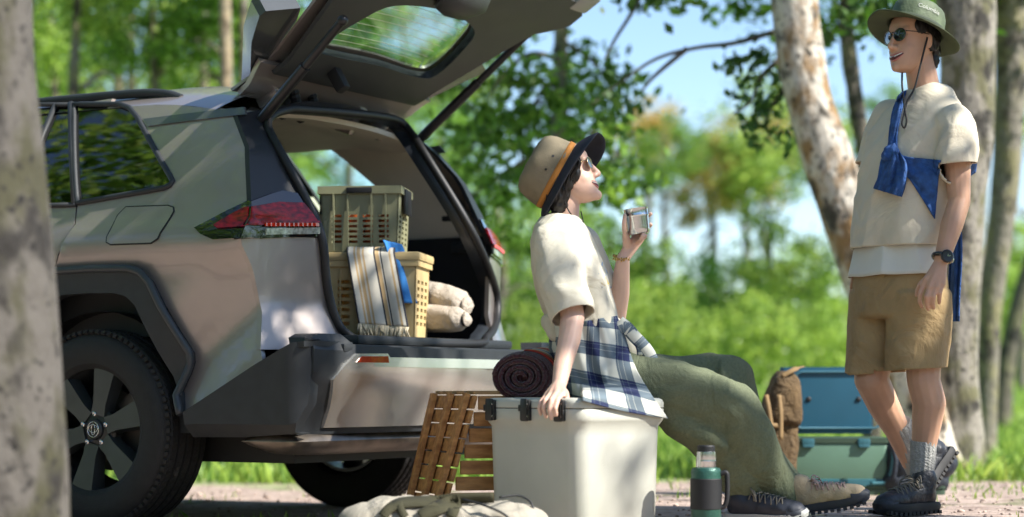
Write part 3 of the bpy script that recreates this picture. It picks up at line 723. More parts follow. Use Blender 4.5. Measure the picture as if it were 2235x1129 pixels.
for v in (.56, 1.14, 1.36):
    bm = bmesh.new(); box(bm, hat(v, .045, .02), (.10, .05, .05), Matrix.Rotation(-AL, 3, 'Y'), .012); box(bm, hat(v, -.03, .0), (.08, .035, .03), Matrix.Rotation(R(20), 3, 'Y'), .008); mesh_obj('hinge', bm_mesh(bm), m_paint, gate, smooth=40)
for v in (.52, 1.02, 1.30):
    bm = bmesh.new(); lathe(bm, [(.018, -.004), (.018, .006), (.010, .008)], 14, Matrix.Translation(hat(v, .12, .048)) @ hn.to_track_quat('-Z', 'Y').to_matrix().to_4x4()); mesh_obj('rubber_stop', bm_mesh(bm), m_black, gate, smooth=40)
for mv in (1, 0):
    v = 1.66 if mv else .20
    bm = bmesh.new(); box(bm, hat(v, .96, .02), (.10, .14, .06), Matrix.Rotation(-AL, 3, 'Y'), .015); mesh_obj('gate_lamp_back', bm_mesh(bm), mat('gate_grey', (.30, .31, .30), .5, .1), gate, smooth=40)
# gas struts
for (ax, ay, va, bx, by, vb) in ((566, 268, .33, 748, 45, .25), (908, 312, 1.53, 1152, 74, 1.62)):
    a, b_ = onP(ax, ay, va), onP(bx, by, vb); A, B = Vector((a.x, va, a.y)), Vector((b_.x, vb, b_.y))
    bm = bmesh.new(); tube(bm, [A, A.lerp(B, .56)], .021, 12); tube(bm, [A.lerp(B, .55), B], .016, 12); ball(bm, A, .024); ball(bm, B, .02); mesh_obj('gas_strut', bm_mesh(bm), mat('strut', (.022, .022, .024), .35, .3), gate, smooth=50)
# ------------------------------------------------------------------ luggage
from mathutils.bvhtree import BVHTree
def yawm(a): return Matrix.Rotation(a, 3, 'Z')
def plastic(name, rgb, rough=.55, bump=.06): return mat(name, rgb, rough, var=.07, scale=14, bump=bump, bscale=260)
# --- slotted plastic crate: four walls built from bars so that the slots are open
def slotted_crate(name, loc, rz, w, d, h, m, label, cat, slots, rimh, taper=.05):
    e = empty(name, loc, rz, label, cat)
    def wallp(nm, length, off, axis, nslots):
        """one wall in its own x-z plane with rows of slots, then turned"""
        outer = [Vector((-length / 2 * (1 - taper), 0)), Vector((length / 2 * (1 - taper), 0)), Vector((length / 2, h)), Vector((-length / 2, h))]
        holes = []
        for (cx, cw) in nslots:
            for k in range(slots[0]):
                z0 = slots[1] + k * slots[2]; holes.append([Vector((cx - cw / 2, z0)), Vector((cx + cw / 2, z0)), Vector((cx + cw / 2, z0 + slots[3])), Vector((cx - cw / 2, z0 + slots[3]))])
        if axis == 0:
            s_ = 1 if off > 0 else -1
            fn = lambda a, z: (a, off * (1 - taper * (1 - z / h)), z); td = (0, -s_, 0)
        else:
            s_ = 1 if off > 0 else -1
            fn = lambda a, z: (off * (1 - taper * (1 - z / h)), a, z); td = (-s_, 0, 0)
        mesh_obj('wall', patch(outer, fn, holes, step=.05, thick=.006, tdir=td), m, e, smooth=30)
    n = [(-w * .30, w * .13), (-w * .10, w * .13), (w * .10, w * .13), (w * .30, w * .13)]
    wallp('wall', w, -d / 2, 0, n); wallp('wall', w, d / 2, 0, n)
    n2 = [(-d * .28, d * .16), (0, d * .16), (d * .28, d * .16)]
    wallp('wall', d, -w / 2, 1, n2); wallp('wall', d, w / 2, 1, n2)
    bm = bmesh.new(); box(bm, (0, 0, .006), (w * (1 - taper) - .004, d * (1 - taper) - .004, .010)); mesh_obj('base', bm_mesh(bm), m, e)
    bm = bmesh.new(); t = .010
    for sx, sy, lx, ly in ((0, -1, w + 2 * t, t), (0, 1, w + 2 * t, t), (-1, 0, t, d), (1, 0, t, d)):
        box(bm, (sx * (w / 2 + t / 2), sy * (d / 2 + t / 2), h - rimh / 2), (lx, ly, rimh))
    mesh_obj('rim', bm_mesh(bm), m, e, smooth=30)
    for sx in (-.33, -.15, .15, .33):
        bm = bmesh.new(); box(bm, (sx * w, -d / 2 - .007 + .5 * taper * .3 * d, h * .45), (.006, .008, h * .86), Matrix.Rotation(R(1.0), 3, 'X')); mesh_obj('rib', bm_mesh(bm), m, e)
    return e
m_khaki = plastic('khaki_plastic', (.235, .235, .135)); m_yel = plastic('sand_plastic', (.56, .42, .20))
YB = 7.80
b0 = W(820, 737, YB); zf = CO.z + FW + .002
basket = slotted_crate('storage_basket', (b0.x, YB + .14, zf), R(-8), .36, .28, .30, m_yel, 'sand yellow slatted plastic basket with a lid, standing on the cargo floor', 'basket', (7, .05, .027, .014), .022)
bm = bmesh.new(); box(bm, (0, 0, .316), (.395, .31, .034), None, .012, 2); mesh_obj('lid', bm_mesh(bm), m_yel, basket, smooth=40)
crate = slotted_crate('plastic_crate', (W(792, 540, YB).x, YB + .16, zf + .336), R(-6), .310, .27, .255, m_khaki, 'khaki green plastic crate with a handle, stacked on the yellow basket', 'crate', (6, .035, .020, .010), .03, .07)
bm = bmesh.new(); box(bm, (.0, -.147, .238), (.10, .012, .022), None, .004); mesh_obj('handle', bm_mesh(bm), m_black, crate, smooth=40)
for sx in (-1, 1):
    bm = bmesh.new(); box(bm, (sx * .166, 0, .20), (.012, .14, .10), None, .005); mesh_obj('side_clip', bm_mesh(bm), m_black, crate, smooth=40)
# --- things inside the crate that show through the slots
for k in range(4):
    me = lathe_mesh([(.001, 0), (.028, 0), (.030, .01), (.030, .13), (.018, .15), (.018, .165), (.001, .165)], 16)
    o = mesh_obj('orange_can', me, mat('orange_can', (.55, .13, .03), .4), smooth=40)
    o.location = (crate.location.x - .09 + .06 * k, crate.location.y - .06, crate.location.z + .013)
    tag(o, 'orange can standing inside the khaki crate', 'can', 'orange cans inside the khaki crate')
# --- striped woven blanket draped over the basket front
def stripe_mat():
    m = bpy.data.materials.new('striped_weave'); m.use_nodes = True; nt = m.node_tree; N = nt.nodes; L = nt.links
    b = N["Principled BSDF"]; b.inputs["Roughness"].default_value = .95; b.inputs["Sheen Weight"].default_value = .2
    uv = N.new("ShaderNodeUVMap"); sp = N.new("ShaderNodeSeparateXYZ"); L.new(uv.outputs[0], sp.inputs[0])
    r = N.new("ShaderNodeValToRGB"); cr_ = r.color_ramp; cr_.interpolation = 'CONSTANT'
    cream, tan, dark = (.74, .69, .58, 1), (.62, .43, .22, 1), (.045, .045, .055, 1)
    st = [(0, dark), (.03, cream), (.13, tan), (.17, cream), (.20, tan), (.27, cream), (.31, tan), (.35, cream), (.54, dark), (.575, tan), (.66, cream), (.68, dark), (.71, cream), (.86, tan), (.90, cream), (.96, dark)]
    for i, (p, c) in enumerate(st):
        e = cr_.elements[i] if i < 2 else cr_.elements.new(p)
        e.position = p; e.color = c
    L.new(sp.outputs[0], r.inputs[0]); L.new(r.outputs[0], b.inputs["Base Color"])
    wv = N.new("ShaderNodeTexNoise"); wv.inputs["Scale"].default_value = 420; tc = N.new("ShaderNodeTexCoord"); L.new(tc.outputs["Object"], wv.inputs[0])
    bp = N.new("ShaderNodeBump"); bp.inputs["Strength"].default_value = .5; bp.inputs["Distance"].default_value = .004; L.new(wv.outputs[0], bp.inputs["Height"]); L.new(bp.outputs[0], b.inputs["Normal"])
    return m
def sheet(fn, nu, nv, thick=.004):
    V, U, Fc = [], [], []
    for j in range(nv + 1):
        for i in range(nu + 1): V.append(Vector(fn(i / nu, j / nv))); U.append((i / nu, j / nv))
    m = nu + 1
    Fc = [(j * m + i, j * m + i + 1, (j + 1) * m + i + 1, (j + 1) * m + i) for j in range(nv) for i in range(nu)]
    me = pyd(V, Fc, U); shade(me, 180); return me
def solid(o, t, off=0):
    s_ = o.modifiers.new("thickness", 'SOLIDIFY'); s_.thickness = t; s_.offset = off; return o
YF = YB - .035
def blanket_fn(u, v):
    xt = 757 + (862 - 757) * u; xb = 783 + (892 - 783) * u
    fold = .005 * math.sin(u * 15 + 1.5) * v + .004 * math.sin(u * 8) * v
    if v < .22:
        t = v / .22; p0 = W(xt + 6, 546, YB + .15 - .12 * u * 0); p1 = W(xt, 553, YF)
        p = p0.lerp(p1, t); p.z = zf + .338 + .012 * math.sin(t * 3.1) + .004; return p
    t = (v - .22) / .78; e = 1 - (1 - min(1, t * 2.2)) ** 2
    x = xt + (xb - xt) * t; y = 553 + t * (706 + 8 * u - 553)
    p = W(x, y, YF - .012 * e); p.y -= fold + .008; p.z = min(p.z, zf + .342)
    return p
bl_ = empty('woven_blanket', W(830, 700, YF), 0, 'cream woven blanket with tan and black stripes and tassels, over the yellow basket', 'blanket')
wparent(solid(mesh_obj('cloth', sheet(blanket_fn, 40, 40), stripe_mat(), smooth=180), .007), bl_)
rnd = random.Random(4); bm = bmesh.new()
for i in range(86):
    u = (i + rnd.random()) / 86; p = Vector(blanket_fn(u, 1.0)); L_ = rnd.uniform(.035, .065); a = rnd.gauss(0, .012)
    tube(bm, [p, p + Vector((a * .4, rnd.gauss(-.006, .004), -L_ * .5)), p + Vector((a, rnd.gauss(-.004, .006), -L_))], [.0028, .003, .0016], 5)
wparent(tag(mesh_obj('tassels', bm_mesh(bm), mat('tassel', (.70, .60, .42), .95, var=.2, island=.35), smooth=180), kind='stuff'), bl_)
def blue_fn(u, v):
    p = W(836 + 40 * u + 34 * v ** .8, 534 + 128 * v - 10 * (1 - u) * (1 - v), YF - .012 + .05 * u * (1 - v) + .03 * u)
    p.y += .012 * math.sin(u * 7 + v * 2); return p
o = solid(mesh_obj('blue_cloth', sheet(blue_fn, 24, 24), mat('blue_cotton', (.035, .20, .52), .9, var=.12, bump=.15, bscale=200), smooth=180), .005)
tag(o, 'bright blue cotton cloth hanging beside the striped blanket', 'cloth')
# --- two rolled canvas sacks
m_canvas = mat('canvas', (.42, .365, .30), .95, var=.10, scale=6, bump=.25, bscale=320, wrinkle=.5, wscale=12)
def sack(p0, p1, r, label, seed):
    e = empty('canvas_roll', (p0.x, p0.y, p0.z - r), 0, label, 'canvas roll', 'rolled canvas sacks in the cargo bay')
    d = (p1 - p0); x = Vector((0, 0, 1)); y = d.normalized().cross(x)
    secs = []
    for t, k in ((-.02, .5), (0, .85), (.06, 1), (.5, 1.03), (.80, 1.0), (.90, .92), (.96, .70), (.985, .45), (1.0, .40), (1.02, .55), (1.03, .5)):
        secs.append((p0 + d * t, x * r * k * .92, y * r * k))
    V, Fc, U = loft(secs, 40); me = recalc(pyd(V, Fc)); bm = bmesh.new(); bm.from_mesh(me)
    bmesh.ops.remove_doubles(bm, verts=bm.verts, dist=1e-5); bmesh.ops.subdivide_edges(bm, edges=[e_ for e_ in bm.edges if e_.calc_length() > .02], cuts=3, use_grid_fill=True); bm.to_mesh(me); bm.free()
    ax = d.normalized()
    displace(me, lambda co, n_: ridges(co, ax, .006, 16, seed, .35) + .003 * noise.noise(co * 30))
    wparent(mesh_obj('cloth', me, m_canvas, smooth=180), e)
    c = p0 + d * .985; wparent(mesh_obj('tie_cord', tube_mesh([c + (x * math.cos(a) + y * math.sin(a)) * r * .46 for a in [k * .35 for k in range(18)]], .004, 6, True), m_black, smooth=180), e)
sack(W(905, 642, 8.20), W(1018, 668, 8.05), .068, 'upper rolled canvas sack lying on another, drawn shut with cord', 2)
sack(W(880, 692, 8.14), W(1016, 697, 8.00), .056, 'lower rolled canvas sack lying flat on the cargo floor', 5)

# --- white cool box (the woman sits on it): two visible faces meet at a rounded corner
m_white = mat('cool_box_shell', (.50, .50, .435), .5, var=.03, scale=10, bump=.22, bscale=420)
YC = 6.45; kc = W(1262, 900, YC)
cool_rz = R(41); clw, cld = .43, .50                    # along the left face, along the right face
cx_ = Vector((math.cos(cool_rz), math.sin(cool_rz), 0)); cy_ = Vector((-math.sin(cool_rz), math.cos(cool_rz), 0))
gcz = gz(.25, 6.6); top_z = W(1262, 869, YC).z
ctr = Vector((kc.x, YC, 0)) + cx_ * clw * 0 
# near corner is local (-a/2, -b/2): local x runs to the right and back, local y to the left and back
A_, B_ = .423, .494
ctr = Vector((kc.x, YC, 0)) + cx_ * A_ / 2 + cy_ * B_ / 2
cooler = empty('cool_box', (ctr.x, ctr.y, gcz), cool_rz, 'large off-white cool box with three black latches that the seated person sits on', 'cool box')
cooler.rotation_euler.x = 0
H_ = top_z - gcz
def rrect(a, b, r, z, n=6):
    out = []
    for sx, sy, a0 in ((1, 1, 0), (-1, 1, 90), (-1, -1, 180), (1, -1, 270)):
        for k in range(n + 1):
            t = R(a0 + 90 * k / n); out.append((sx * (a / 2 - r) + r * math.cos(t), sy * (b / 2 - r) + r * math.sin(t), z))
    return out
def rbox(levels, n=6):
    """levels: (a, b, r, z) rounded rectangles stacked, capped"""
    rows = [rrect(a, b, r, z, n) for a, b, r, z in levels]; m = len(rows[0]); V = [p for r_ in rows for p in r_]
    Fc = [(i * m + k, i * m + (k + 1) % m, (i + 1) * m + (k + 1) % m, (i + 1) * m + k) for i in range(len(rows) - 1) for k in range(m)]
    Fc += [tuple(range(m - 1, -1, -1)), tuple(range((len(rows) - 1) * m, len(rows) * m))]
    return recalc(pyd(V, Fc))
a, b = A_, B_
mesh_obj('body', rbox([(a * .86, b * .86, .05, 0), (a * .90, b * .90, .055, .02), (a * .93, b * .93, .055, H_ * .72), (a * .935, b * .935, .055, H_ * .79), (a * .985, b * .985, .06, H_ * .83), (a, b, .06, H_ * .85), (a, b, .06, H_ * .915), (a * .995, b * .995, .06, H_ * .92)]), m_white, cooler, smooth=35)
mesh_obj('lid', rbox([(a * .99, b * .99, .06, H_ * .926), (a, b, .06, H_ * .93), (a, b, .06, H_ * .965), (a * .985, b * .985, .06, H_ * .985), (a * .95, b * .95, .06, H_ * .998), (a * .8, b * .8, .06, H_ * 1.0)]), m_white, cooler, smooth=35)
mesh_obj('seal', rbox([(a * .985, b * .985, .06, H_ * .90), (a * .985, b * .985, .06, H_ * .94)]), m_black, cooler)
for yy in (-.165, .0, .178):
    bm = bmesh.new(); X = -a / 2 - .006
    box(bm, (X, yy, H_ * .948), (.014, .044, .034), None, .004); box(bm, (X, yy, H_ * .875), (.014, .046, .038), None, .004); box(bm, (X - .006, yy, H_ * .912), (.012, .032, .075), None, .005); box(bm, (X, yy + .026, H_ * .925), (.012, .014, .022), None, .003)
    lt = mesh_obj('latch', bm_mesh(bm), mat('latch_black', (.01, .01, .011), .35, var=.1), cooler, smooth=40)
    for dz in (.955, .866):
        for dy in (-.014, .014):
            mesh_obj('screw', lathe_mesh([(.004, 0), (.004, .002), (.001, .0026)], 8, Matrix.Translation((X - .007, yy + dy, H_ * dz)) @ Matrix.Rotation(R(-90), 4, 'Y')), m_chrome, lt, smooth=60)
# --- wooden slatted crate standing on its end behind the cool box
def wood_mat(name, c1, c2):
    return mat(name, c1, .6, var=.1, scale=5, rgb2=c2, stretch=(1, 9, 9), bump=.15, bscale=14)
m_wood = wood_mat('stained_pine', (.33, .14, .04), (.56, .28, .09)); m_wood2 = wood_mat('pale_pine', (.36, .20, .075), (.48, .29, .12))
YK = 7.02
wk = empty('wooden_crate', (W(985, 900, YK).x, YK + .18, gz(-.2, YK)), 0, 'brown slatted wooden crate stood on end behind the cool box', 'crate')
hk = W(985, 862, YK).z - wk.location.z
def plank(e, p, s, rot=None, m=m_wood, name='plank'):
    bm = bmesh.new(); box(bm, (0, 0, 0), (1, 1, 1)); bmesh.ops.bevel(bm, geom=list(bm.edges), offset=.02, segments=1, affect='EDGES'); me = bm_mesh(bm)
    L_ = max(s); ax = list(s).index(L_)
    o = mesh_obj(name, me, m, e); o.location = p; o.scale = s
    if rot is not None: o.rotation_euler = rot
    return o
def bar(p, q, wv, tv, m=m_wood, name='plank'):
    """a board from p to q; wv and tv are its half width and half thickness"""
    p, q, wv, tv = Vector(p), Vector(q), Vector(wv), Vector(tv)
    V = [x + sx * wv + st * tv for x in (p, q) for sx, st in ((-1, -1), (1, -1), (1, 1), (-1, 1))]
    me = pyd(V, [(0, 1, 2, 3), (7, 6, 5, 4), (0, 4, 5, 1), (1, 5, 6, 2), (2, 6, 7, 3), (3, 7, 4, 0)]); recalc(me)
    bm = bmesh.new(); bm.from_mesh(me); bmesh.ops.bevel(bm, geom=list(bm.edges), offset=.002, segments=1, affect='EDGES'); bm.to_mesh(me); bm.free()
    return wparent(mesh_obj(name, me, m), wk)
zg = wk.location.z; YA, YBk = 6.92, 7.30                    # near and far corner of the leaning end
def endp(t, s_):
    """point on the leaning end panel: t up, s_ from the near post (0) to the far post (1)"""
    Y = YA + (YBk - YA) * s_; top_ = W(1036 - 82 * s_, 862, Y); bot = W(970 - 70 * s_, 1098, Y); bot = bot + (bot - top_) * ((bot.z - zg) / max(1e-3, (top_.z - bot.z))); return bot.lerp(top_, t)
ev = (endp(.5, 1) - endp(.5, 0)).normalized(); uv_ = (endp(1, .5) - endp(0, .5)).normalized(); nv = ev.cross(uv_).normalized()
PN = nv if nv.y < 0 else -nv
for s_ in (.05, .48, .93): bar(endp(0, s_) + PN * .022, endp(1, s_) + PN * .022, ev * .020, nv * .009)
for k in range(10):
    t0 = (k + .5) / 10; h2 = (endp(1, .5) - endp(0, .5)).length / 20 - .003; bar(endp(t0, -.06), endp(t0, 1.08), uv_ * h2, nv * .006, m_wood)
fd = Vector((.97, .24, 0)).normalized(); fn_ = fd.cross(Vector((0, 0, 1))).normalized()
for k in range(9):
    t0 = (k + .5) / 9; p = endp(t0, .0) + fn_ * .002; h2 = hk / 18 - .004; bar(p + fd * .02, p + fd * .40, Vector((0, 0, h2)), fn_ * .006, m_wood)
tp_ = endp(1, 0); tq = endp(1, 1)
for s_ in (.08, .36, .64, .92): bar(tp_.lerp(tq, s_) + Vector((-.004, 0, .008)), tp_.lerp(tq, s_) + fd * .40 + Vector((0, 0, .008)), ev * .045, Vector((0, 0, .006)), m_wood2)
# --- canvas holdall in front
YD = 6.35; gd = gz(-.1, YD)
bag = empty('holdall', (W(960, 1100, YD).x, YD, gd), 0, 'off-white canvas holdall with olive straps lying in front of the wooden crate', 'bag')
zt = W(960, 1083, YD).z
bm = bmesh.new(); p0 = W(800, 1130, YD); p1 = W(1135, 1120, YD)
hz_ = (zt - gd) / 2
for t in range(9):
    f = t / 8; p = p0.lerp(p1, f); k = 1 - .35 * abs(2 * f - 1) ** 3
    ball(bm, (p.x, YD + .02 * math.sin(f * 5), gd + hz_ * (.93 + .08 * math.sin(f * 6 + 1))), (.085, .13 * k, hz_ * (.95 + .07 * math.sin(f * 6 + 1)) * k))
me = fuse(bm, .008, 4)
displace(me, lambda co, n_: ridges(co, Vector((1, 0, .3)).normalized(), .013, 10, 3, .45) + .006 * noise.noise(co * 22))
m_duck = mat('duck_canvas', (.33, .30, .245), .95, var=.08, scale=8, bump=.2, bscale=350, wrinkle=.5, wscale=7)
wparent(mesh_obj('bag_body', me, m_duck, smooth=180), bag)
m_olive = mat('olive_webbing', (.042, .039, .018), .9, var=.15, bump=.3, bscale=300)
def strap(pts, wd, name='strap', m=m_olive, par=bag, thick=.004, up=Vector((0, 0, 1))):
    P_ = catmull(pts, 6); V, Fc = [], []
    for i, p in enumerate(P_):
        d = (P_[min(i + 1, len(P_) - 1)] - P_[max(i - 1, 0)]).normalized(); s_ = d.cross(Vector((0, -1, .35))).normalized() if abs(d.y) < .8 else d.cross(up).normalized()
        V += [p - s_ * wd / 2, p + s_ * wd / 2]
    Fc = [(2 * i, 2 * i + 1, 2 * i + 3, 2 * i + 2) for i in range(len(P_) - 1)]
    o = mesh_obj(name, pyd(V, Fc), m, smooth=180); solid(o, thick); return wparent(o, par)
Bf = YD - .13
bvb = BVHTree.FromPolygons([v.co.copy() for v in me.vertices], [tuple(p.vertices) for p in me.polygons])
def over(px, py, off=.006):
    o_ = Vector((0, 0, HC)); d = (W(px, py, 10) - o_).normalized(); h = bvb.ray_cast(o_, d)
    return (h[0] - d * off) if h[0] is not None else W(px, py, YD - .02)
def web(name, c, wd):
    C = catmull([Vector((x, y, 0)) for x, y in c], 7); V = []
    for i, p in enumerate(C):
        d = (C[min(i + 1, len(C) - 1)] - C[max(i - 1, 0)]).normalized(); q = Vector((-d.y, d.x, 0)) * wd / 2
        V += [over(p.x - q.x, p.y - q.y, .012), over(p.x, p.y, .013), over(p.x + q.x, p.y + q.y, .012)]
    for _ in range(4): V = [V[i] if i < 3 or i >= len(V) - 3 else (V[i - 3] + V[i] * 2 + V[i + 3]) / 4 for i in range(len(V))]
    n_ = len(C); wparent(solid(mesh_obj(name, recalc(pyd(V, [(3 * i + k, 3 * i + k + 1, 3 * i + k + 4, 3 * i + k + 3) for i in range(n_ - 1) for k in (0, 1)])), m_olive, smooth=180), .004), bag)
web('strap', [(836, 1128), (850, 1110), (880, 1097), (940, 1094), (1010, 1088), (1078, 1086)], 22)
web('strap', [(918, 1129), (940, 1116), (975, 1100), (1004, 1092)], 30)
web('strap', [(870, 1092), (872, 1108), (884, 1129)], 18); web('strap', [(998, 1092), (992, 1108), (984, 1129)], 24)
wparent(mesh_obj('piping', tube_mesh(catmull([W(1010, 1090, Bf + .05), W(1060, 1104, Bf + .005), W(1105, 1126, Bf), W(1115, 1150, Bf)], 6), .004, 6), m_int, smooth=180), bag)
wparent(mesh_obj('piping', tube_mesh(catmull([W(1090, 1086, YD - .04), W(1130, 1082, YD - .02), W(1158, 1096, YD - .03), W(1166, 1125, YD - .05)], 6), .004, 6), m_int, smooth=180), bag)
# --- rolled knitted blanket on the wooden crate
rb = empty('rolled_blanket', W(1140, 866, 7.0), 0, 'rolled dark red knitted blanket lying on the wooden crate', 'blanket')
ax = (W(1195, 815, 7.30) - W(1122, 829, 6.86)); ax.normalize(); c0 = W(1138, 823, 6.90); rr = .108
e1 = Vector((0, 0, 1)); e1 = (e1 - ax * ax.dot(e1)).normalized(); e2 = ax.cross(e1)
m_knit = mat('maroon_knit', (.050, .006, .012), .95, var=.35, scale=90, bump=.8, bscale=150, sheen=.3)
V, Fc, U = loft([(c0 + ax * t, e2 * rr * k, e1 * rr * k * .80) for t, k in ((.012, .60), (0, .80), (.0, .93), (.015, 1), (.25, 1), (.45, .98))], 40)
wparent(mesh_obj('roll', recalc(pyd(V, Fc)), m_knit, smooth=50), rb)
sp_ = [c0 - ax * .004 + (e2 * math.cos(t) + e1 * .8 * math.sin(t)) * rr * (.12 + .78 * t / 22) for t in [k * .3 for k in range(74)]]
wparent(mesh_obj('spiral_edge', tube_mesh(sp_, .0085, 7), m_knit, smooth=180), rb)
def band_fn(u, v):
    a_ = -1.0 + 2.6 * u; return c0 + ax * (.05 + .36 * v) + (e2 * math.cos(a_) + e1 * .80 * math.sin(a_)) * (rr + .004)
wv = bpy.data.materials.new('patterned_weave'); wv.use_nodes = True
_n = wv.node_tree.nodes; _l = wv.node_tree.links; _u = _n.new("ShaderNodeUVMap"); _s = _n.new("ShaderNodeSeparateXYZ"); _r = _n.new("ShaderNodeValToRGB"); _m = _n.new("ShaderNodeMath"); _m.operation = 'FRACT'; _q = _n.new("ShaderNodeMath"); _q.operation = 'MULTIPLY'; _q.inputs[1].default_value = 2.2
_l.new(_u.outputs[0], _s.inputs[0]); _l.new(_s.outputs[1], _q.inputs[0]); _l.new(_q.outputs[0], _m.inputs[0]); _l.new(_m.outputs[0], _r.inputs[0]); _r.color_ramp.interpolation = 'CONSTANT'
for i, (p_, c_2) in enumerate([(0, (.45, .05, .03)), (.18, (.62, .30, .12)), (.34, (.70, .62, .50)), (.5, (.15, .22, .33)), (.62, (.66, .58, .45)), (.78, (.55, .20, .06)), (.9, (.30, .02, .03))]):
    e_ = _r.color_ramp.elements[i] if i < 2 else _r.color_ramp.elements.new(p_); e_.position = p_; e_.color = (*c_2, 1)
_l.new(_r.outputs[0], _n["Principled BSDF"].inputs["Base Color"]); _n["Principled BSDF"].inputs["Roughness"].default_value = .95
wparent(solid(mesh_obj('woven_cover', sheet(band_fn, 24, 16), wv, smooth=180), .004), rb)
# --- vacuum flask
YT = 6.62; xf = W(1541, 1100, YT).x; gf = gz(xf, YT); hf = W(1541, 972, YT).z - gf; s_f = YT / F
fl_ = empty('vacuum_flask', (xf, YT, gf), 0, 'green vacuum flask with black grip band, steel cup and black stopper beside the cool box', 'flask')
m_green = mat('hammered_green', (.028, .095, .072), .35, .3, var=.12, scale=60, bump=.15, bscale=180)
m_steel = mat('brushed_steel', (.60, .61, .62), .20, 1, var=.08, scale=6, stretch=(1, 1, 14))
rb_ = 33 * s_f
z = lambda py: W(1541, py, YT).z - gf
mesh_obj('body', lathe_mesh([(rb_ * .94, 0), (rb_, .006), (rb_, z(1100)), (rb_ * 1.0, z(1030)), (rb_ * .97, z(1026)), (rb_ * .92, z(1022)), (rb_ * .70, z(1020))], 40), m_green, fl_, smooth=35)
mesh_obj('grip_band', lathe_mesh([(rb_ * .99, z(1112)), (rb_ * 1.045, z(1110)), (rb_ * 1.045, z(1046)), (rb_ * .99, z(1044))], 40), m_int, fl_, smooth=35)
mesh_obj('cup', lathe_mesh([(rb_ * .64, z(1023)), (rb_ * .68, z(1019)), (rb_ * .66, z(1008)), (rb_ * .68, z(1006)), (rb_ * .665, z(1004)), (rb_ * .68, z(1001)), (rb_ * .64, z(986)), (rb_ * .6, z(985))], 40), m_steel, fl_, smooth=25)
mesh_obj('stopper', lathe_mesh([(rb_ * .58, z(986)), (rb_ * .59, z(975)), (rb_ * .53, z(972)), (rb_ * .2, z(972))], 36), m_int, fl_, smooth=35)
bm = bmesh.new(); tube(bm, catmull([(rb_ * .9, -.012, z(1034)), (rb_ * 1.30, -.014, z(1032)), (rb_ * 1.38, -.014, z(1050)), (rb_ * 1.36, -.014, z(1085)), (rb_ * 1.2, -.012, z(1104)), (rb_ * .9, -.01, z(1108))], 6), .0085, 10); mesh_obj('handle', bm_mesh(bm), m_int, fl_, smooth=180)
# --- green cool box with its blue lid open, on a dark green box; brown rucksack; dark rucksack
YG = 8.75; sg = YG / F; gg = gz(W(1830, 1090, YG).x, YG)
def bx2(name, par, x0, x1, y0, y1, depth, m, dy=0, r=.03, lv=None):
    """a rounded box whose front spans the photo rectangle"""
    wd = (x1 - x0) * sg; zc0 = W(0, y1, YG).z; zc1 = W(0, y0, YG).z; c = W((x0 + x1) / 2, y1, YG)
    me = rbox([(wd * .96, depth * .96, r, 0), (wd, depth, r, (zc1 - zc0) * .08), (wd, depth, r, (zc1 - zc0) * .92), (wd * .97, depth * .97, r, zc1 - zc0)])
    me.transform(Matrix.Translation((c.x, YG + depth / 2 + dy, zc0))); return wparent(mesh_obj(name, me, m, smooth=40), par)
m_gbox = mat('sage_plastic', (.10, .19, .135), .45, var=.06, bump=.08, bscale=300); m_dgbox = mat('dark_green_plastic', (.035, .065, .042), .5, var=.08); m_blue = mat('teal_lid', (.018, .095, .155), .4, var=.06, scale=5, bump=.05, bscale=300); m_teal = mat('teal_trim', (.03, .12, .15), .45)
low_ = empty('storage_box', W(1890, 1094, YG), 0, 'dark green storage box lying under the green cool box', 'storage box')
bx2('body', low_, 1690, 2066, 1066, 1094, .32, m_dgbox)
bx2('lid', low_, 1686, 2068, 1061, 1067, .33, m_dgbox, -.005)
gbx = empty('green_cool_box', W(1830, 1060, YG), 0, 'sage green cool box with its teal blue lid standing open behind the flask', 'cool box')
bx2('body', gbx, 1716, 1944, 966, 1062, .30, m_gbox, .01); bx2('rim', gbx, 1712, 1948, 956, 968, .31, m_dgbox, .005)
bx2('base_strip', gbx, 1722, 1942, 1046, 1062, .31, m_teal, .004, .02)
ld = bx2('lid', gbx, 1720, 1932, 800, 950, .05, m_blue, .27, .02)
bm = bmesh.new()
c0_ = [W(1736, 812, YG + .265), W(1914, 812, YG + .265), W(1922, 935, YG + .265), W(1734, 935, YG + .265)]
rim_pts = []
for i in range(4):
    p, q, o_ = c0_[i], c0_[(i + 1) % 4], c0_[i - 1]
    rim_pts += [p + (o_ - p).normalized() * .03, p + (o_ - p).normalized() * .008 + (q - p).normalized() * .008, p + (q - p).normalized() * .03]
tube(bm, rim_pts, .006, 6, True); wparent(mesh_obj('lid_gasket', bm_mesh(bm), mat('gasket_grey', (.05, .15, .20), .5), smooth=180), ld)
for x in (1765, 1874):
    bm = bmesh.new(); ball(bm, W(x, 872, YG + .268), (.012, .005, .012)); wparent(mesh_obj('peg_hole', bm_mesh(bm), m_int, smooth=180), ld)
for x in (1764, 1886):
    bm = bmesh.new(); c = W(x, 966, YG); box(bm, (c.x, YG + .004, c.z), (.055, .02, .032), None, .006); box(bm, (c.x, YG, c.z - .016), (.05, .016, .014), None, .004); wparent(mesh_obj('latch', bm_mesh(bm), m_teal, smooth=40), gbx)
wparent(mesh_obj('carry_handle', tube_mesh(catmull([W(1944, 968, YG + .1), W(1950, 985, YG - .005), W(1946, 1025, YG - .01), W(1934, 1052, YG - .005), W(1900, 1056, YG - .008)], 6), .009, 8), m_teal, smooth=180), gbx)
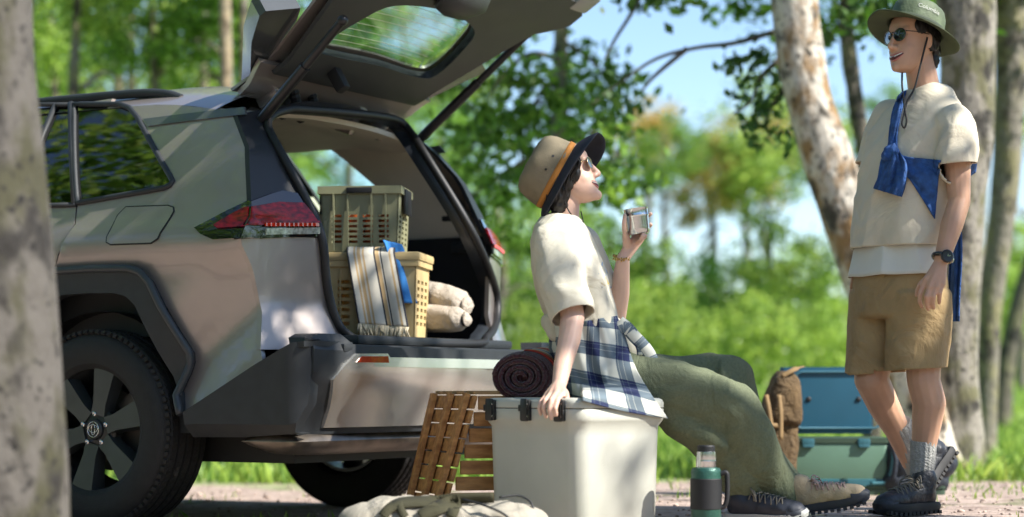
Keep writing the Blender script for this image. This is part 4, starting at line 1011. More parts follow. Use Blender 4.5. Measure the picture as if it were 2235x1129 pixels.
def pack(name, pts, label, m, seed, amp=.012, straps=(), m2=None):
    e = empty(name, (pts[0][0].x, pts[0][0].y, gg), 0, label, 'rucksack'); bm = bmesh.new()
    for c, r_ in pts: ball(bm, c, r_)
    me = fuse(bm, .010, 3); displace(me, lambda co, n_: ridges(co, Vector((.2, 0, 1)).normalized(), amp, 14, seed, .4) + amp * .5 * noise.noise(co * 25))
    wparent(mesh_obj('bag', me, m, smooth=180), e)
    for s_ in straps: strap(s_, .022, 'strap', m2 or m, e)
    return e
YP = 8.62
m_brown = mat('brown_canvas', (.10, .062, .026), .9, var=.3, scale=12, bump=.3, bscale=200, wrinkle=.7, wscale=14)
def brown_pack():
    e = empty('rucksack', (W(1690, 0, YP + .12).x, YP + .12, gg), 0, 'brown canvas rucksack leaning against the green cool box', 'rucksack')
    z0, z1 = gg, W(0, 815, YP).z; h = z1 - z0
    def put(name, me, m, amp, seed, M):
        bm = bmesh.new(); bm.from_mesh(me); bmesh.ops.subdivide_edges(bm, edges=[q for q in bm.edges if q.calc_length() > .03], cuts=4, use_grid_fill=True); bm.to_mesh(me); bm.free()
        displace(me, lambda co, n_: ridges(co, Vector((.3, 0, 1)).normalized(), amp, 13, seed, .5) + amp * .6 * noise.noise(co * 20)); me.transform(M); o = mesh_obj(name, me, m, e, smooth=180); return o
    lean = Matrix.Rotation(R(5), 4, 'Y')
    put('bag', rbox([(.10, .20, .04, 0), (.135, .24, .05, .03), (.14, .25, .05, h * .4), (.125, .23, .05, h * .75), (.095, .18, .04, h * .93), (.05, .10, .02, h)]), m_brown, .010, 3, lean)
    put('flap', rbox([(.145, .262, .05, h * .60), (.150, .268, .05, h * .64), (.135, .25, .05, h * .80), (.10, .20, .04, h * .95), (.05, .10, .02, h * 1.01)]), m_brown, .010, 5, lean)
    put('pocket', rbox([(.10, .06, .02, h * .10), (.12, .07, .025, h * .14), (.12, .07, .025, h * .42), (.10, .05, .02, h * .50)]), m_brown, .006, 7, Matrix.Translation((-.01, -.13, 0)) @ lean)
    put('pocket', rbox([(.05, .12, .02, h * .30), (.06, .15, .02, h * .34), (.06, .15, .02, h * .62), (.04, .12, .02, h * .68)]), m_brown, .006, 9, Matrix.Translation((-.075, 0, 0)) @ lean)
    ts = mat('tan_strap', (.22, .14, .06), .8)
    for s_ in ([W(1672, 862, YP - .03), W(1680, 905, YP - .055), W(1686, 960, YP - .07)], [W(1700, 862, YP - .03), W(1704, 905, YP - .055), W(1704, 960, YP - .07)], [W(1706, 822, YP + .02), W(1735, 806, YP + .04), W(1752, 800, YP + .12)], [W(1660, 900, YP), W(1676, 925, YP - .06), W(1706, 930, YP - .06)]): strap(s_, .020, 'strap', ts, e)
brown_pack()
m_navy = mat('navy_nylon', (.012, .018, .030), .6, var=.3, scale=10, bump=.2, bscale=90)
pack('rucksack', [(W(1975, 1010, YP + .2), (.11, .11, .14)), (W(1990, 965, YP + .2), (.09, .10, .09)), (W(2050, 1010, YP + .2), (.07, .1, .07)), (W(1960, 1050, YP + .2), (.10, .1, .06)), (W(2020, 1050, YP + .2), (.10, .1, .06))],
     'black rucksack standing behind the standing person and beside the green cool box', m_navy, 8, .012, [[W(1940, 950, YP + .06), W(1955, 1000, YP + .05), W(1950, 1050, YP + .06)]])
# ------------------------------------------------------------------ people
from mathutils.bvhtree import BVHTree
def bvh_of(me): return BVHTree.FromPolygons([v.co.copy() for v in me.vertices], [tuple(p.vertices) for p in me.polygons])
CAMP = Vector((0, 0, HC))
def drape(bv, px, py, off=.01, Y=7.3):
    """point on a garment seen at the pixel, lifted off it towards the viewer's side"""
    d = (W(px, py, 10) - CAMP).normalized(); h = bv.ray_cast(CAMP, d)
    if h[0] is None: return W(px, py, Y)
    return h[0] - d * off
def chain(bm, pts, n=14):
    """pts: (point, radius) joined by round cones"""
    for (a, ra), (b, rb) in zip(pts, pts[1:]): round_cone(bm, a, ra, b, rb, n)
def clip(me, co, no, near=None, rad=.1):
    """cut a clean hem: drop what lies beyond the plane, near the given point only"""
    bm = bmesh.new(); bm.from_mesh(me)
    fs = [f for f in bm.faces if near is None or (f.calc_center_median() - near).length < rad]
    g = list({v for f in fs for v in f.verts}) + list({e for f in fs for e in f.edges}) + fs
    r = bmesh.ops.bisect_plane(bm, geom=g, plane_co=co, plane_no=no, clear_outer=True); bm.to_mesh(me); bm.free(); me.update()
m_skin_w = mat('skin_fair', (.66, .43, .33), .5, var=.06, scale=14, sss=.25, bump=.03, bscale=300)
m_skin_m = mat('skin_tanned', (.52, .305, .20), .5, var=.08, scale=14, sss=.2, bump=.03, bscale=300)
m_tee = mat('cream_jersey', (.60, .54, .42), .92, var=.05, scale=9, bump=.12, bscale=420, wrinkle=.35, wscale=6)
m_tee_w = mat('cream_cotton', (.60, .56, .45), .92, var=.05, scale=9, bump=.12, bscale=420, wrinkle=.4, wscale=6)
m_undershirt = mat('white_cotton', (.64, .64, .58), .92, var=.04, bump=.08, bscale=420)
m_chino = mat('khaki_chino', (.33, .23, .11), .9, var=.12, scale=10, bump=.12, bscale=360, wrinkle=.5, wscale=8)
m_linen = mat('olive_linen', (.130, .148, .086), .92, var=.1, scale=120, bump=.3, bscale=280, wrinkle=.6, wscale=7)
m_denim = mat('blue_denim', (.020, .075, .24), .85, var=.3, scale=40, bump=.2, bscale=300, wrinkle=.6, wscale=14)
m_sock = mat('grey_sock', (.36, .36, .34), .95, var=.12, scale=60, bump=.5, bscale=140)
m_hair = mat('dark_hair', (.0055, .004, .0035), .42, var=.3, scale=40)
m_lens_d = mat('dark_lens', (.006, .006, .007), .06, coat=1)
m_tooth = mat('teeth', (.80, .76, .68), .25)
m_lip = mat('lips', (.48, .17, .15), .4)
m_cord = mat('black_cord', (.010, .010, .011), .7)
def head_parts(bm, H, s=1.0):
    """skull, jaw, nose, ears in head space (x forwards, y left, z up), placed by H"""
    lv = [(-.118, .072, .030, .014), (-.112, .083, .014, .030), (-.098, .090, -.005, .042), (-.080, .090, -.028, .051), (-.062, .092, -.052, .057), (-.035, .088, -.078, .064), (-.01, .084, -.090, .068), (.015, .083, -.097, .071), (.035, .090, -.100, .0725), (.055, .089, -.100, .0725), (.08, .077, -.092, .066), (.10, .058, -.075, .053), (.115, .03, -.045, .034), (.121, .005, -.02, .015)]
    secs = [(H @ Vector(((f + b) / 2, 0, z_)), H.to_3x3() @ Vector(((f - b) / 2, 0, 0)), H.to_3x3() @ Vector((0, wd, 0))) for z_, f, b, wd in lv]
    V, Fc, U = loft(secs, 28, exp=2.25)
    add_mesh(bm, [v for v in V], Fc)
    P_ = lambda x, y, z_: H @ Vector((x, y, z_))
    round_cone(bm, P_(.080, 0, .022), .008, P_(.106, 0, -.027), .0105); ball(bm, P_(.104, 0, -.030), .0125); ball(bm, P_(.094, .012, -.034), .009); ball(bm, P_(.094, -.012, -.034), .009)
    for sy in (1, -1):
        round_cone(bm, P_(.084, sy * .014, .030), .010, P_(.068, sy * .048, .030), .010)
        ball(bm, P_(.047, sy * .032, -.036), (.030, .026, .030)); ball(bm, P_(-.012, sy * .071, -.010), (.016, .008, .028)); ball(bm, P_(-.010, sy * .076, .000), (.014, .006, .020))
    ball(bm, P_(.080, 0, -.103), .018)
def smile(parent, H, open_=.010):
    """lips, teeth and the dark of the mouth laid along the curve of the face"""
    def arc(z0, out, rise, n=13, wd=.037):
        pts = []
        for k in range(n):
            y = -wd + 2 * wd * k / (n - 1); a = min(.98, abs(y) / .056); x = .031 + .060 * (1 - a ** 2.25) ** (1 / 2.25)
            pts.append(H @ Vector((x + out, y, z0 + rise * (abs(y) / wd) ** 2)))
        return catmull(pts, 2)
    def put(nm, pts, r0, m, flat=1.0):
        n = len(pts); wparent(mesh_obj(nm, tube_mesh(pts, [max(.0006, r0 * (math.sin(math.pi * (i + .6) / (n + .2)) ** .6)) for i in range(n)], 8, flat=flat), m, smooth=180), parent)
    put('mouth', arc(-.070, -.0035, .013), open_ * .62, mat('mouth', (.10, .02, .02), .5))
    put('teeth', arc(-.0675, -.0010, .011, wd=.033), open_ * .40, m_tooth)
    put('lip', arc(-.0675 + open_ * .62, -.0005, .007), .0030, m_lip); put('lip', arc(-.0715 - open_ * .52, -.0005, .017), .0036, m_lip)
def hat(parent, c, axis, front, rx, ry, ch, brim, mats, band=None, kind='hat'):
    axis = axis.normalized(); front = (front - axis * front.dot(axis)).normalized(); sd = axis.cross(front)
    n = 48; V, Fc = [], []
    prof = [(1.0, 0), (1.0, .15), (.985, .35), (.95, .6), (.89, .8), (.78, .93), (.55, 1.0), (.25, 1.02), (.02, 1.02)]
    for k, z_ in prof:
        for i in range(n):
            a = 2 * math.pi * i / n; V.append(c + front * math.cos(a) * rx * k + sd * math.sin(a) * ry * k + axis * ch * z_)
    for j in range(len(prof) - 1):
        for i in range(n): Fc.append((j * n + i, j * n + (i + 1) % n, (j + 1) * n + (i + 1) % n, (j + 1) * n + i))
    Fc.append(tuple((len(prof) - 1) * n + i for i in range(n)))
    me = pyd(V, Fc); recalc(me); displace(me, lambda co, n_: .004 * noise.noise(co * 24) + .002 * noise.noise(co * 55))
    h = solid(mesh_obj(kind, me, mats[0], smooth=180), .003); wparent(h, parent)
    V, Fc = [], []; J = 8
    for j in range(J + 1):
        t = j / J
        for i in range(n):
            a = 2 * math.pi * i / n; out, drop = brim(a); r_ = out * t; dr = drop * t ** 1.4
            V.append(c + front * math.cos(a) * (rx + r_) + sd * math.sin(a) * (ry + r_) - axis * dr)
    for j in range(J):
        for i in range(n): Fc.append((j * n + i, j * n + (i + 1) % n, (j + 1) * n + (i + 1) % n, (j + 1) * n + i))
    b = solid(mesh_obj('brim', recalc(pyd(V, Fc)), mats[1], smooth=180), .004)
    b.parent = h
    if band:
        V, Fc = [], []
        for z_ in (.0, band[1]):
            for i in range(n):
                a = 2 * math.pi * i / n; V.append(c + (front * math.cos(a) * rx + sd * math.sin(a) * ry) * 1.02 + axis * (z_ + .003))
        b2 = solid(mesh_obj('hat_band', recalc(pyd(V, [(i, (i + 1) % n, n + (i + 1) % n, n + i) for i in range(n)])), band[0], smooth=180), .003); b2.parent = h
    return h
def frame3(o, x, z):
    x = x.normalized(); y = z.cross(x).normalized(); z = x.cross(y); M = Matrix((x, y, z)).transposed().to_4x4(); M.translation = o; return M
def boot(parent, heel, toe, up, m_up, m_sole, m_lace, m_toe, length=.30, high=.12, label=None):
    M = frame3(heel, toe - heel, up); s = length / .30
    e = bpy.data.objects.new('boot', None); col.objects.link(e); e.parent = parent; e.matrix_parent_inverse = (Matrix.Translation(parent.location) @ parent.rotation_euler.to_matrix().to_4x4()).inverted()
    bm = bmesh.new()
    for c, r_ in (((.045, 0, .055), (.046, .038, .046)), ((.09, 0, .06), (.06, .040, .048)), ((.15, 0, .055), (.07, .042, .042)), ((.205, 0, .046), (.066, .047, .036)), ((.245, 0, .042), (.048, .044, .032))): ball(bm, Vector(c) * s, tuple(x * s for x in r_))
    round_cone(bm, Vector((.058, 0, .07)) * s, .046 * s, Vector((.052, 0, high)) * s, .047 * s)
    me = fuse(bm, .006, 3); displace(me, lambda co, n_: .003 * noise.noise(co * 40)); me.transform(M); me.materials.append(m_up)
    up_ = bpy.data.objects.new('upper', me); col.objects.link(up_); up_.parent = e
    def outl(k, z_):
        pts = [(-.004, -.028), (-.004, .028), (.05, .040), (.12, .038), (.19, .050), (.25, .048), (.292, .026), (.302, 0), (.292, -.026), (.25, -.046), (.19, -.046), (.12, -.034), (.05, -.038)]
        return [Vector(((x - .15) * k + .15, y * k, z_ + (.014 * ((x - .2) / .1) ** 2 if x > .2 else 0))) * s for x, y in pts]
    rows = [catmull(outl(.95, 0), 3, True), catmull(outl(1.0, .006), 3, True), catmull(outl(1.02, .022), 3, True), catmull(outl(.97, .032), 3, True)]
    n = len(rows[0]); V = [p for r_ in rows for p in r_]; Fc = [(i * n + k, i * n + (k + 1) % n, (i + 1) * n + (k + 1) % n, (i + 1) * n + k) for i in range(3) for k in range(n)] + [tuple(range(n - 1, -1, -1)), tuple(range(3 * n, 4 * n))]
    me = recalc(pyd(V, Fc)); me.transform(M); o = mesh_obj('sole', me, m_sole, e, smooth=40)
    for k in range(12):
        for sy in (-1, 1):
            bm = bmesh.new(); x = .01 + k * .0245; box(bm, Vector((x, sy * (.030 + .012 * sstep(.1, .2, x)), -.003 + (.014 * ((x - .2) / .1) ** 2 if x > .2 else 0))) * s, (.014 * s, .022 * s, .012 * s)); me = bm_mesh(bm); me.transform(M); mesh_obj('lug', me, m_sole, o)
    bm = bmesh.new(); V, Fc, U = loft([(Vector((.235, 0, .030)) * s, Vector((0, .047, 0)) * s, Vector((0, 0, .040)) * s), (Vector((.262, 0, .030)) * s, Vector((0, .044, 0)) * s, Vector((0, 0, .038)) * s), (Vector((.285, 0, .028)) * s, Vector((0, .034, 0)) * s, Vector((0, 0, .028)) * s), (Vector((.300, 0, .026)) * s, Vector((0, .014, 0)) * s, Vector((0, 0, .014)) * s)], 20)
    me = recalc(pyd(V, Fc)); me.transform(M); mesh_obj('toe_cap', me, m_toe, e, smooth=60)
    bm = bmesh.new()
    for k in range(6):
        x = .095 + k * .021; z_ = .109 - k * .0045
        for sg in (1, -1):
            tube(bm, [Vector((x, -sg * .034, z_ - .022)) * s, Vector((x + .006, -sg * .012, z_)) * s, Vector((x + .016, sg * .018, z_ - .003)) * s, Vector((x + .021, sg * .036, z_ - .026)) * s], .0028 * s, 5)
    for sg in (1, -1):
        tube(bm, catmull([Vector((.095, 0, .112)) * s, Vector((.105, sg * .03, .128)) * s, Vector((.125, sg * .05, .105)) * s, Vector((.10, sg * .03, .110)) * s], 4), .0026 * s, 5)
        tube(bm, catmull([Vector((.095, 0, .112)) * s, Vector((.12, sg * .035, .118)) * s, Vector((.13, sg * .055, .085)) * s], 4), .0026 * s, 5)
    me = bm_mesh(bm); me.transform(M); mesh_obj('laces', me, m_lace, e, smooth=180)
    return e
# ================================================================== the standing man
YM = 7.40
f_ = Vector((-.80, -.60, 0)); l_ = Vector((.60, -.80, 0))       # his front, his left
gm = W(1975, 1122, YM).z
man = empty('person', (W(1975, 0, YM).x, YM, gm), 0, 'standing person in a green brimmed hat, cream T-shirt, tied denim shirt and khaki shorts', 'person')
fh = Vector((-.86, -.50, 0)).normalized()
Hm = Matrix.Translation(W(1992, 92, 7.40)) @ frame3(Vector(), fh, Vector((0, 0, 1))) @ Matrix.Rotation(R(-2), 4, 'Y') @ Matrix.Rotation(R(3), 4, 'X')
bm = bmesh.new(); head_parts(bm, Hm)
round_cone(bm, Hm @ Vector((-.030, 0, -.06)), .054, W(2020, 215, 7.42), .060); round_cone(bm, W(2020, 215, 7.42), .07, W(2010, 300, 7.42), .11)
chain(bm, [(W(2010, 300, 7.42), .115), (W(1985, 450, 7.42), .11), (W(1968, 600, 7.42), .12)])
chain(bm, [(W(2084, 265, 7.27), .058), (W(2094, 440, 7.22), .040), (W(2078, 490, 7.19), .041), (W(2056, 566, 7.15), .028)])
chain(bm, [(W(1945, 262, 7.56), .058), (W(1905, 430, 7.63), .040), (W(1874, 575, 7.58), .028)])
chain(bm, [(W(2012, 640, 7.34), .085), (W(2016, 832, 7.30), .060), (W(2028, 880, 7.31), .061), (W(2022, 930, 7.33), .053), (W(2014, 1000, 7.35), .040), (W(2014, 1070, 7.37), .036)])
chain(bm, [(W(1925, 640, 7.50), .085), (W(1902, 828, 7.46), .064), (W(1926, 880, 7.52), .060), (W(1958, 938, 7.58), .048), (W(1990, 1010, 7.64), .038)])
def hand_chains(bm, palm, fingers, rads=(.0095, .009, .0083, .0072)):
    for (a, ra), (b, rb) in palm: round_cone(bm, a, ra, b, rb, 10)
    for fg in fingers: chain(bm, [(p, rads[min(i, 3)]) for i, p in enumerate(fg)], 10)
w0 = W(2054, 572, 7.15)
kn = [W(2016, 622, 7.13), W(2029, 628, 7.11), W(2043, 628, 7.11), W(2056, 622, 7.12)]
hand_chains(bm, [((w0, .024), (k, .0135)) for k in kn] + [((W(2045, 592, 7.14), .020), (W(2022, 612, 7.13), .016))],
            [[kn[0], W(2008, 642, 7.12), W(2007, 658, 7.125), W(2012, 670, 7.14)], [kn[1], W(2022, 648, 7.095), W(2022, 664, 7.11), W(2026, 676, 7.13)], [kn[2], W(2037, 648, 7.10), W(2036, 662, 7.11), W(2038, 673, 7.13)], [kn[3], W(2051, 640, 7.11), W(2050, 652, 7.12), W(2050, 661, 7.135)],
             [W(2030, 600, 7.14), W(2010, 618, 7.15), W(2002, 634, 7.16), W(2000, 645, 7.16)]])
w1 = W(1874, 578, 7.58); kn = [W(1868, 618, 7.58), W(1862, 618, 7.60), W(1870, 620, 7.62), W(1878, 620, 7.64)]
hand_chains(bm, [((w1, .022), (k, .0135)) for k in kn], [[k, k + Vector((-.006, 0, -.035)), k + Vector((-.010, 0, -.058)), k + Vector((-.004, 0, -.075))] for k in kn] + [[W(1872, 592, 7.57), W(1862, 610, 7.56), W(1858, 628, 7.56)]])
me = fuse(bm, .0042, 3); wparent(mesh_obj('body', me, m_skin_m), man)
smile(man, Hm, .015)
# hair under the hat
bm = bmesh.new()
for c, r_ in (((-.045, 0, .03), (.062, .073, .070)), ((-.075, 0, -.03), (.032, .060, .055)), ((-.04, .064, .005), (.035, .014, .05)), ((-.04, -.064, .005), (.035, .014, .05)), ((.005, .066, .045), (.045, .011, .034)), ((.005, -.066, .045), (.045, .011, .034)), ((-.028, .069, .02), (.022, .010, .045)), ((-.028, -.069, .02), (.022, .010, .045)), ((-.07, .03, -.07), (.02, .025, .03)), ((-.07, -.03, -.07), (.02, .025, .03))): ball(bm, Hm @ Vector(c), r_, Hm.to_3x3())
me = fuse(bm, .005, 1); displace(me, lambda co, n_: .005 * noise.noise(Vector((co.x * 160, co.y * 160, co.z * 40)))); wparent(mesh_obj('hair', me, m_hair), man)
# sunglasses
def glasses(parent, H, m_lens, m_frame, rl=.0225, fr=.0022, xo=.094, zc=.010, tr=.0018):
    e = bpy.data.objects.new('sunglasses', None); col.objects.link(e); wparent(e, parent)
    for sy in (1, -1):
        c = Vector((xo - .004, sy * .032, zc)); yw = R(14) * sy; q = Matrix.Rotation(yw, 3, 'Z')
        ring = [H @ (c + q @ Vector((0, math.cos(t) * rl * 1.12, math.sin(t) * rl))) for t in [2 * math.pi * k / 24 for k in range(24)]]
        mesh_obj('lens', pyd(ring + [H @ (c + q @ Vector((.003, 0, 0)))], [(k, (k + 1) % 24, 24) for k in range(24)]), m_lens, e, smooth=180)
        mesh_obj('lens_rim', tube_mesh(ring, fr, 6, True), m_frame, e, smooth=180)
        mesh_obj('temple', tube_mesh([H @ Vector((xo - .010, sy * .058, zc + .010)), H @ Vector((.05, sy * .074, zc + .008)), H @ Vector((-.01, sy * .079, zc + .004))], tr, 6), m_frame, e, smooth=180)
    mesh_obj('bridge', tube_mesh([H @ Vector((xo, -.010, zc + .010)), H @ Vector((xo + .003, 0, zc + .013)), H @ Vector((xo, .010, zc + .010))], fr, 6), m_frame, e, smooth=180)
glasses(man, Hm, m_lens_d, m_lens_d)
m_hatg = mat('green_nylon', (.085, .115, .062), .7, var=.25, scale=18, bump=.15, bscale=120); m_hatu = mat('green_underbrim', (.055, .070, .030), .8, var=.15, scale=20)
hax = (Vector((0, 0, .93)) - fh * .33).normalized(); hc = Hm @ Vector((-.012, 0, .048))
hm = hat(man, hc, hax, fh, .108, .094, .098, lambda a: (.072, .012 + .018 * abs(math.sin(a)) - .008 * math.cos(a)), (m_hatg, m_hatu), (mat('hat_band_dark', (.035, .05, .03), .8), .016), 'sun_hat')
cu = bpy.data.curves.new('hat_lettering', 'FONT'); cu.body = 'Columbia'; cu.size = .022; cu.extrude = .0006; cu.align_x = 'CENTER'
to = bpy.data.objects.new('tmp', cu); col.objects.link(to); me = bpy.data.meshes.new_from_object(to.evaluated_get(bpy.context.evaluated_depsgraph_get())); bpy.data.objects.remove(to)
fside = (fh * .30 + fh.cross(Vector((0, 0, 1))) * -.95).normalized()
fr_ = (fh - hax * fh.dot(hax)).normalized(); sd_ = hax.cross(fr_)
for v in me.vertices:          # wrap the lettering round the crown
    a0 = R(74); a = a0 + v.co.x / .100; zz = .048 + v.co.y
    k = 1.035 - .03 * sstep(.3, .6, zz / .098); v.co = hc + fr_ * math.cos(a) * .108 * k + sd_ * math.sin(a) * .094 * k + hax * zz
t_ = mesh_obj('hat_lettering', me, mat('white_print', (.8, .8, .78), .8)); t_.parent = hm
wparent(mesh_obj('chin_cord', tube_mesh(catmull([W(2024, 82, 7.335), W(2012, 130, 7.325), W(1997, 190, 7.31), W(1980, 222, 7.285), W(1973, 250, 7.275), W(1969, 270, 7.27), W(1974, 279, 7.27), W(1979, 265, 7.27), W(1976, 245, 7.275), W(1972, 215, 7.29), W(1969, 185, 7.33), W(1969, 160, 7.38)], 5), .0038, 7), m_cord, smooth=180), man)
# T-shirt
def tsec(px, py, Y, a, b, rot=0): return (W(px, py, Y), l_ * a, f_ * b)
bm = bmesh.new()
V, Fc, U = loft([tsec(1962, 548, 7.42, .192, .128), tsec(1968, 500, 7.42, .188, .126), tsec(1980, 420, 7.42, .190, .126), tsec(1992, 340, 7.42, .198, .126), tsec(2004, 285, 7.42, .195, .116), tsec(2012, 245, 7.42, .160, .098), tsec(2017, 220, 7.42, .115, .082), tsec(2020, 204, 7.42, .082, .072), tsec(2021, 197, 7.42, .070, .066)], 32, exp=2.3); add_mesh(bm, V, Fc)
chain(bm, [(W(2072, 272, 7.29), .070), (W(2086, 305, 7.25), .072), (W(2084, 352, 7.22), .066)]); chain(bm, [(W(1950, 262, 7.55), .070), (W(1928, 310, 7.58), .068), (W(1908, 360, 7.62), .060)])
me = fuse(bm, .0075, 5)
axs = Vector((.15, 0, 1)).normalized()
displace(me, lambda co, n_: ridges(co, axs, .016, 6, 4, .25) + .006 * ridges(co, Vector((.7, -.2, .7)).normalized(), 1, 12, 9, .3) + .003 * noise.noise(co * 20))
hl_ = W(2084, 352, 7.22); hl2 = W(1908, 360, 7.62); hem = W(0, 545, 7.4).z
clip(me, Vector((0, 0, hem + .008)), Vector((0, 0, -1)))
clip(me, hl_ + Vector((0, 0, -.012)), Vector((.08, 0, -1)).normalized(), hl_ + l_ * .030, .086); clip(me, hl2 + Vector((0, 0, -.010)), Vector((-.3, 0, -1)).normalized(), hl2 - l_ * .02, .082)
tee_m = me; bvm = bvh_of(me)
wparent(solid(mesh_obj('t_shirt', me, m_tee), .004, -1), man)
wparent(mesh_obj('collar', tube_mesh([W(2021, 198, 7.42) + l_ * .067 * math.cos(t) + f_ * .066 * math.sin(t) - Vector((0, 0, .012 * math.sin(t))) for t in [2 * math.pi * k / 28 for k in range(28)]], .0085, 7, True), m_tee, smooth=180), man)
# white undershirt below the hem
V, Fc, U = loft([tsec(1964, 535, 7.42, .180, .118), tsec(1962, 570, 7.42, .190, .128), tsec(1959, 604, 7.42, .200, .138)], 56, cap=False); me = recalc(pyd(V, Fc))
bm = bmesh.new(); bm.from_mesh(me); bmesh.ops.subdivide_edges(bm, edges=bm.edges, cuts=3, use_grid_fill=True); bm.to_mesh(me); bm.free()
displace(me, lambda co, n_: ridges(co, Vector((0, 0, 1)), .010, 9, 2, .2))
for v in me.vertices: v.co.z += .03 * max(0, (v.co - W(1975, 600, 7.3)).dot(l_) / .2) * sstep(-.10, -.12, 0) if False else 0
wparent(solid(mesh_obj('undershirt', me, m_undershirt, smooth=180), .003), man)
# shorts
bm = bmesh.new()
V, Fc, U = loft([tsec(1965, 575, 7.42, .165, .108), tsec(1963, 620, 7.42, .182, .125), tsec(1960, 690, 7.42, .190, .130)], 30, exp=2.4); add_mesh(bm, V, Fc)
def leg_secs(pts): return [(W(x, y, Y), l_ * a, f_ * b) for x, y, Y, a, b in pts]
V, Fc, U = loft(leg_secs([(2006, 640, 7.34, .100, .115), (2006, 720, 7.33, .104, .112), (2001, 812, 7.32, .106, .106)]), 26); add_mesh(bm, V, Fc)
V, Fc, U = loft(leg_secs([(1920, 640, 7.50, .100, .118), (1914, 720, 7.50, .104, .122), (1908, 818, 7.49, .108, .120)]), 26); add_mesh(bm, V, Fc)
me = fuse(bm, .0075, 3); hz0 = W(0, 812, 7.32).z
displace(me, lambda co, n_: ridges(co, Vector((.1, 0, 1)).normalized(), .013, 7, 11, .25) + .003 * noise.noise(co * 22))
for q, dz in (((2001, 806, 7.32), 0), ((1908, 816, 7.49), 0)): clip(me, W(*q), Vector((.06, 0, -1)).normalized(), W(*q), .15)
wparent(solid(mesh_obj('shorts', me, m_chino), .004, -1), man)
# socks
for nm, pts in (('sock', [(2016, 962, 7.34, .047), (2015, 990, 7.345, .044), (2013, 1030, 7.36, .041), (2016, 1075, 7.375, .042)]), ('sock', [(1958, 926, 7.575, .052), (1972, 955, 7.60, .047), (1988, 990, 7.625, .043), (2004, 1030, 7.65, .042)])):
    P_ = catmull([W(x, y, Y) for x, y, Y, r_ in pts], 6); rr = [pts[0][3] + (pts[-1][3] - pts[0][3]) * i / (len(P_) - 1) for i in range(len(P_))]
    bm = bmesh.new(); rings = tube(bm, P_, rr, 64)
    for rg in rings:
        cc = sum((v.co for v in rg), Vector()) / 64
        for k, v in enumerate(rg): v.co = cc + (v.co - cc) * (1.0 + (.035 if k % 4 < 2 else 0))
    wparent(mesh_obj(nm, bm_mesh(bm), m_sock, smooth=50), man)
m_bk = mat('black_leather', (.012, .014, .020), .5, var=.3, scale=25, bump=.25, bscale=90); m_bsole = mat('black_sole', (.014, .014, .015), .7); m_lace = mat('grey_lace', (.16, .14, .11), .8)
boot(man, W(2038, 1114, 7.38), W(1890, 1124, 7.16), Vector((0, 0, 1)), m_bk, m_bsole, m_lace, m_bk, .305, .115)
boot(man, W(2078, 990, 7.74), W(2004, 1098, 7.60), Vector((-.72, -.1, .69)), m_bk, m_bsole, m_lace, m_bk, .29, .10)
# watch
wc = W(2057, 563, 7.15); wd_ = (W(2056, 566, 7.15) - W(2078, 490, 7.19)).normalized(); e1 = wd_.cross(Vector((0, 1, 0))).normalized(); e2 = wd_.cross(e1)
wt = bpy.data.objects.new('wrist_watch', None); col.objects.link(wt); wparent(wt, man)
mesh_obj('watch_strap', tube_mesh([wc + (e1 * math.cos(t) + e2 * math.sin(t)) * .033 for t in [2 * math.pi * k / 24 for k in range(24)]], .0085, 8, True), m_lens_d, wt, smooth=180)
nrm = Vector((.25, -.95, .1)).normalized(); Mw = Matrix.Translation(wc + nrm * .030) @ nrm.to_track_quat('Z', 'Y').to_matrix().to_4x4()
mesh_obj('watch_case', lathe_mesh([(.021, 0), (.024, .003), (.024, .009), (.020, .013), (.016, .0125), (.001, .0125)], 12, Mw), mat('watch_black', (.012, .012, .015), .3), wt, smooth=30)
bm = bmesh.new(); box(bm, Mw @ Vector((.004, 0, .0135)), (.012, .002, .002)); box(bm, Mw @ Vector((0, .003, .0135)), (.002, .002, .009)); mesh_obj('watch_hand', bm_mesh(bm), m_chrome, wt)
# denim shirt tied across the chest
den = bpy.data.objects.new('tied_denim_shirt', None); col.objects.link(den); wparent(den, man)
def dsheet(name, left, right, nu, nv, off, amp=.006, fr=18, Y=7.3, par=den, m=m_denim):
    Lc, Rc = catmull([Vector((x, y, 0)) for x, y in left], 8), catmull([Vector((x, y, 0)) for x, y in right], 8)
    def smp(C, v): f = v * (len(C) - 1); k = min(int(f), len(C) - 2); return C[k].lerp(C[k + 1], f - k)
    def fn(u, v):
        p = smp(Lc, v).lerp(smp(Rc, v), u); o_ = off + amp * math.sin(u * fr * .5 + v * 5) + amp * math.sin(u * fr + 2) * .5 + off * .6 * math.sin(math.pi * u); return drape(bvm, p.x, p.y, o_, Y)
    o = solid(mesh_obj(name, sheet(fn, nu, nv), m, smooth=180), .006); o.parent = par; return o
dsheet('shoulder_sleeve', [(1962, 206), (1946, 250), (1940, 300), (1936, 330)], [(1978, 198), (1968, 240), (1958, 290), (1958, 330)], 10, 24, .012)
dsheet('sash', [(1962, 338), (1990, 344), (2026, 347), (2052, 350)], [(1960, 362), (1985, 392), (2016, 438), (2040, 478)], 26, 26, .012, .005)
dsheet('hanging_sleeve', [(1936, 326), (1922, 352), (1916, 385), (1907, 412)], [(1966, 334), (1978, 360), (1976, 400), (1968, 430)], 20, 24, .028, .012, 26)
bm = bmesh.new(); pk = drape(bvm, 1948, 334, .02); ball(bm, pk, (.03, .028, .034)); ball(bm, pk + Vector((-.022, -.004, -.012)), (.016, .018, .018)); ball(bm, pk + Vector((.014, -.012, -.028)), (.024, .018, .034)); me = fuse(bm, .005, 2); displace(me, lambda co, n_: ridges(co, Vector((0, 0, 1)), .005, 30, 3, .3)); o = mesh_obj('knot', me, m_denim); o.parent = den
def back_fn(u, v): return W(2070 + 26 * u + 3 * math.sin(v * 5), 480 + 222 * v, 7.46 - .10 * u + .02 * math.sin(u * 9))
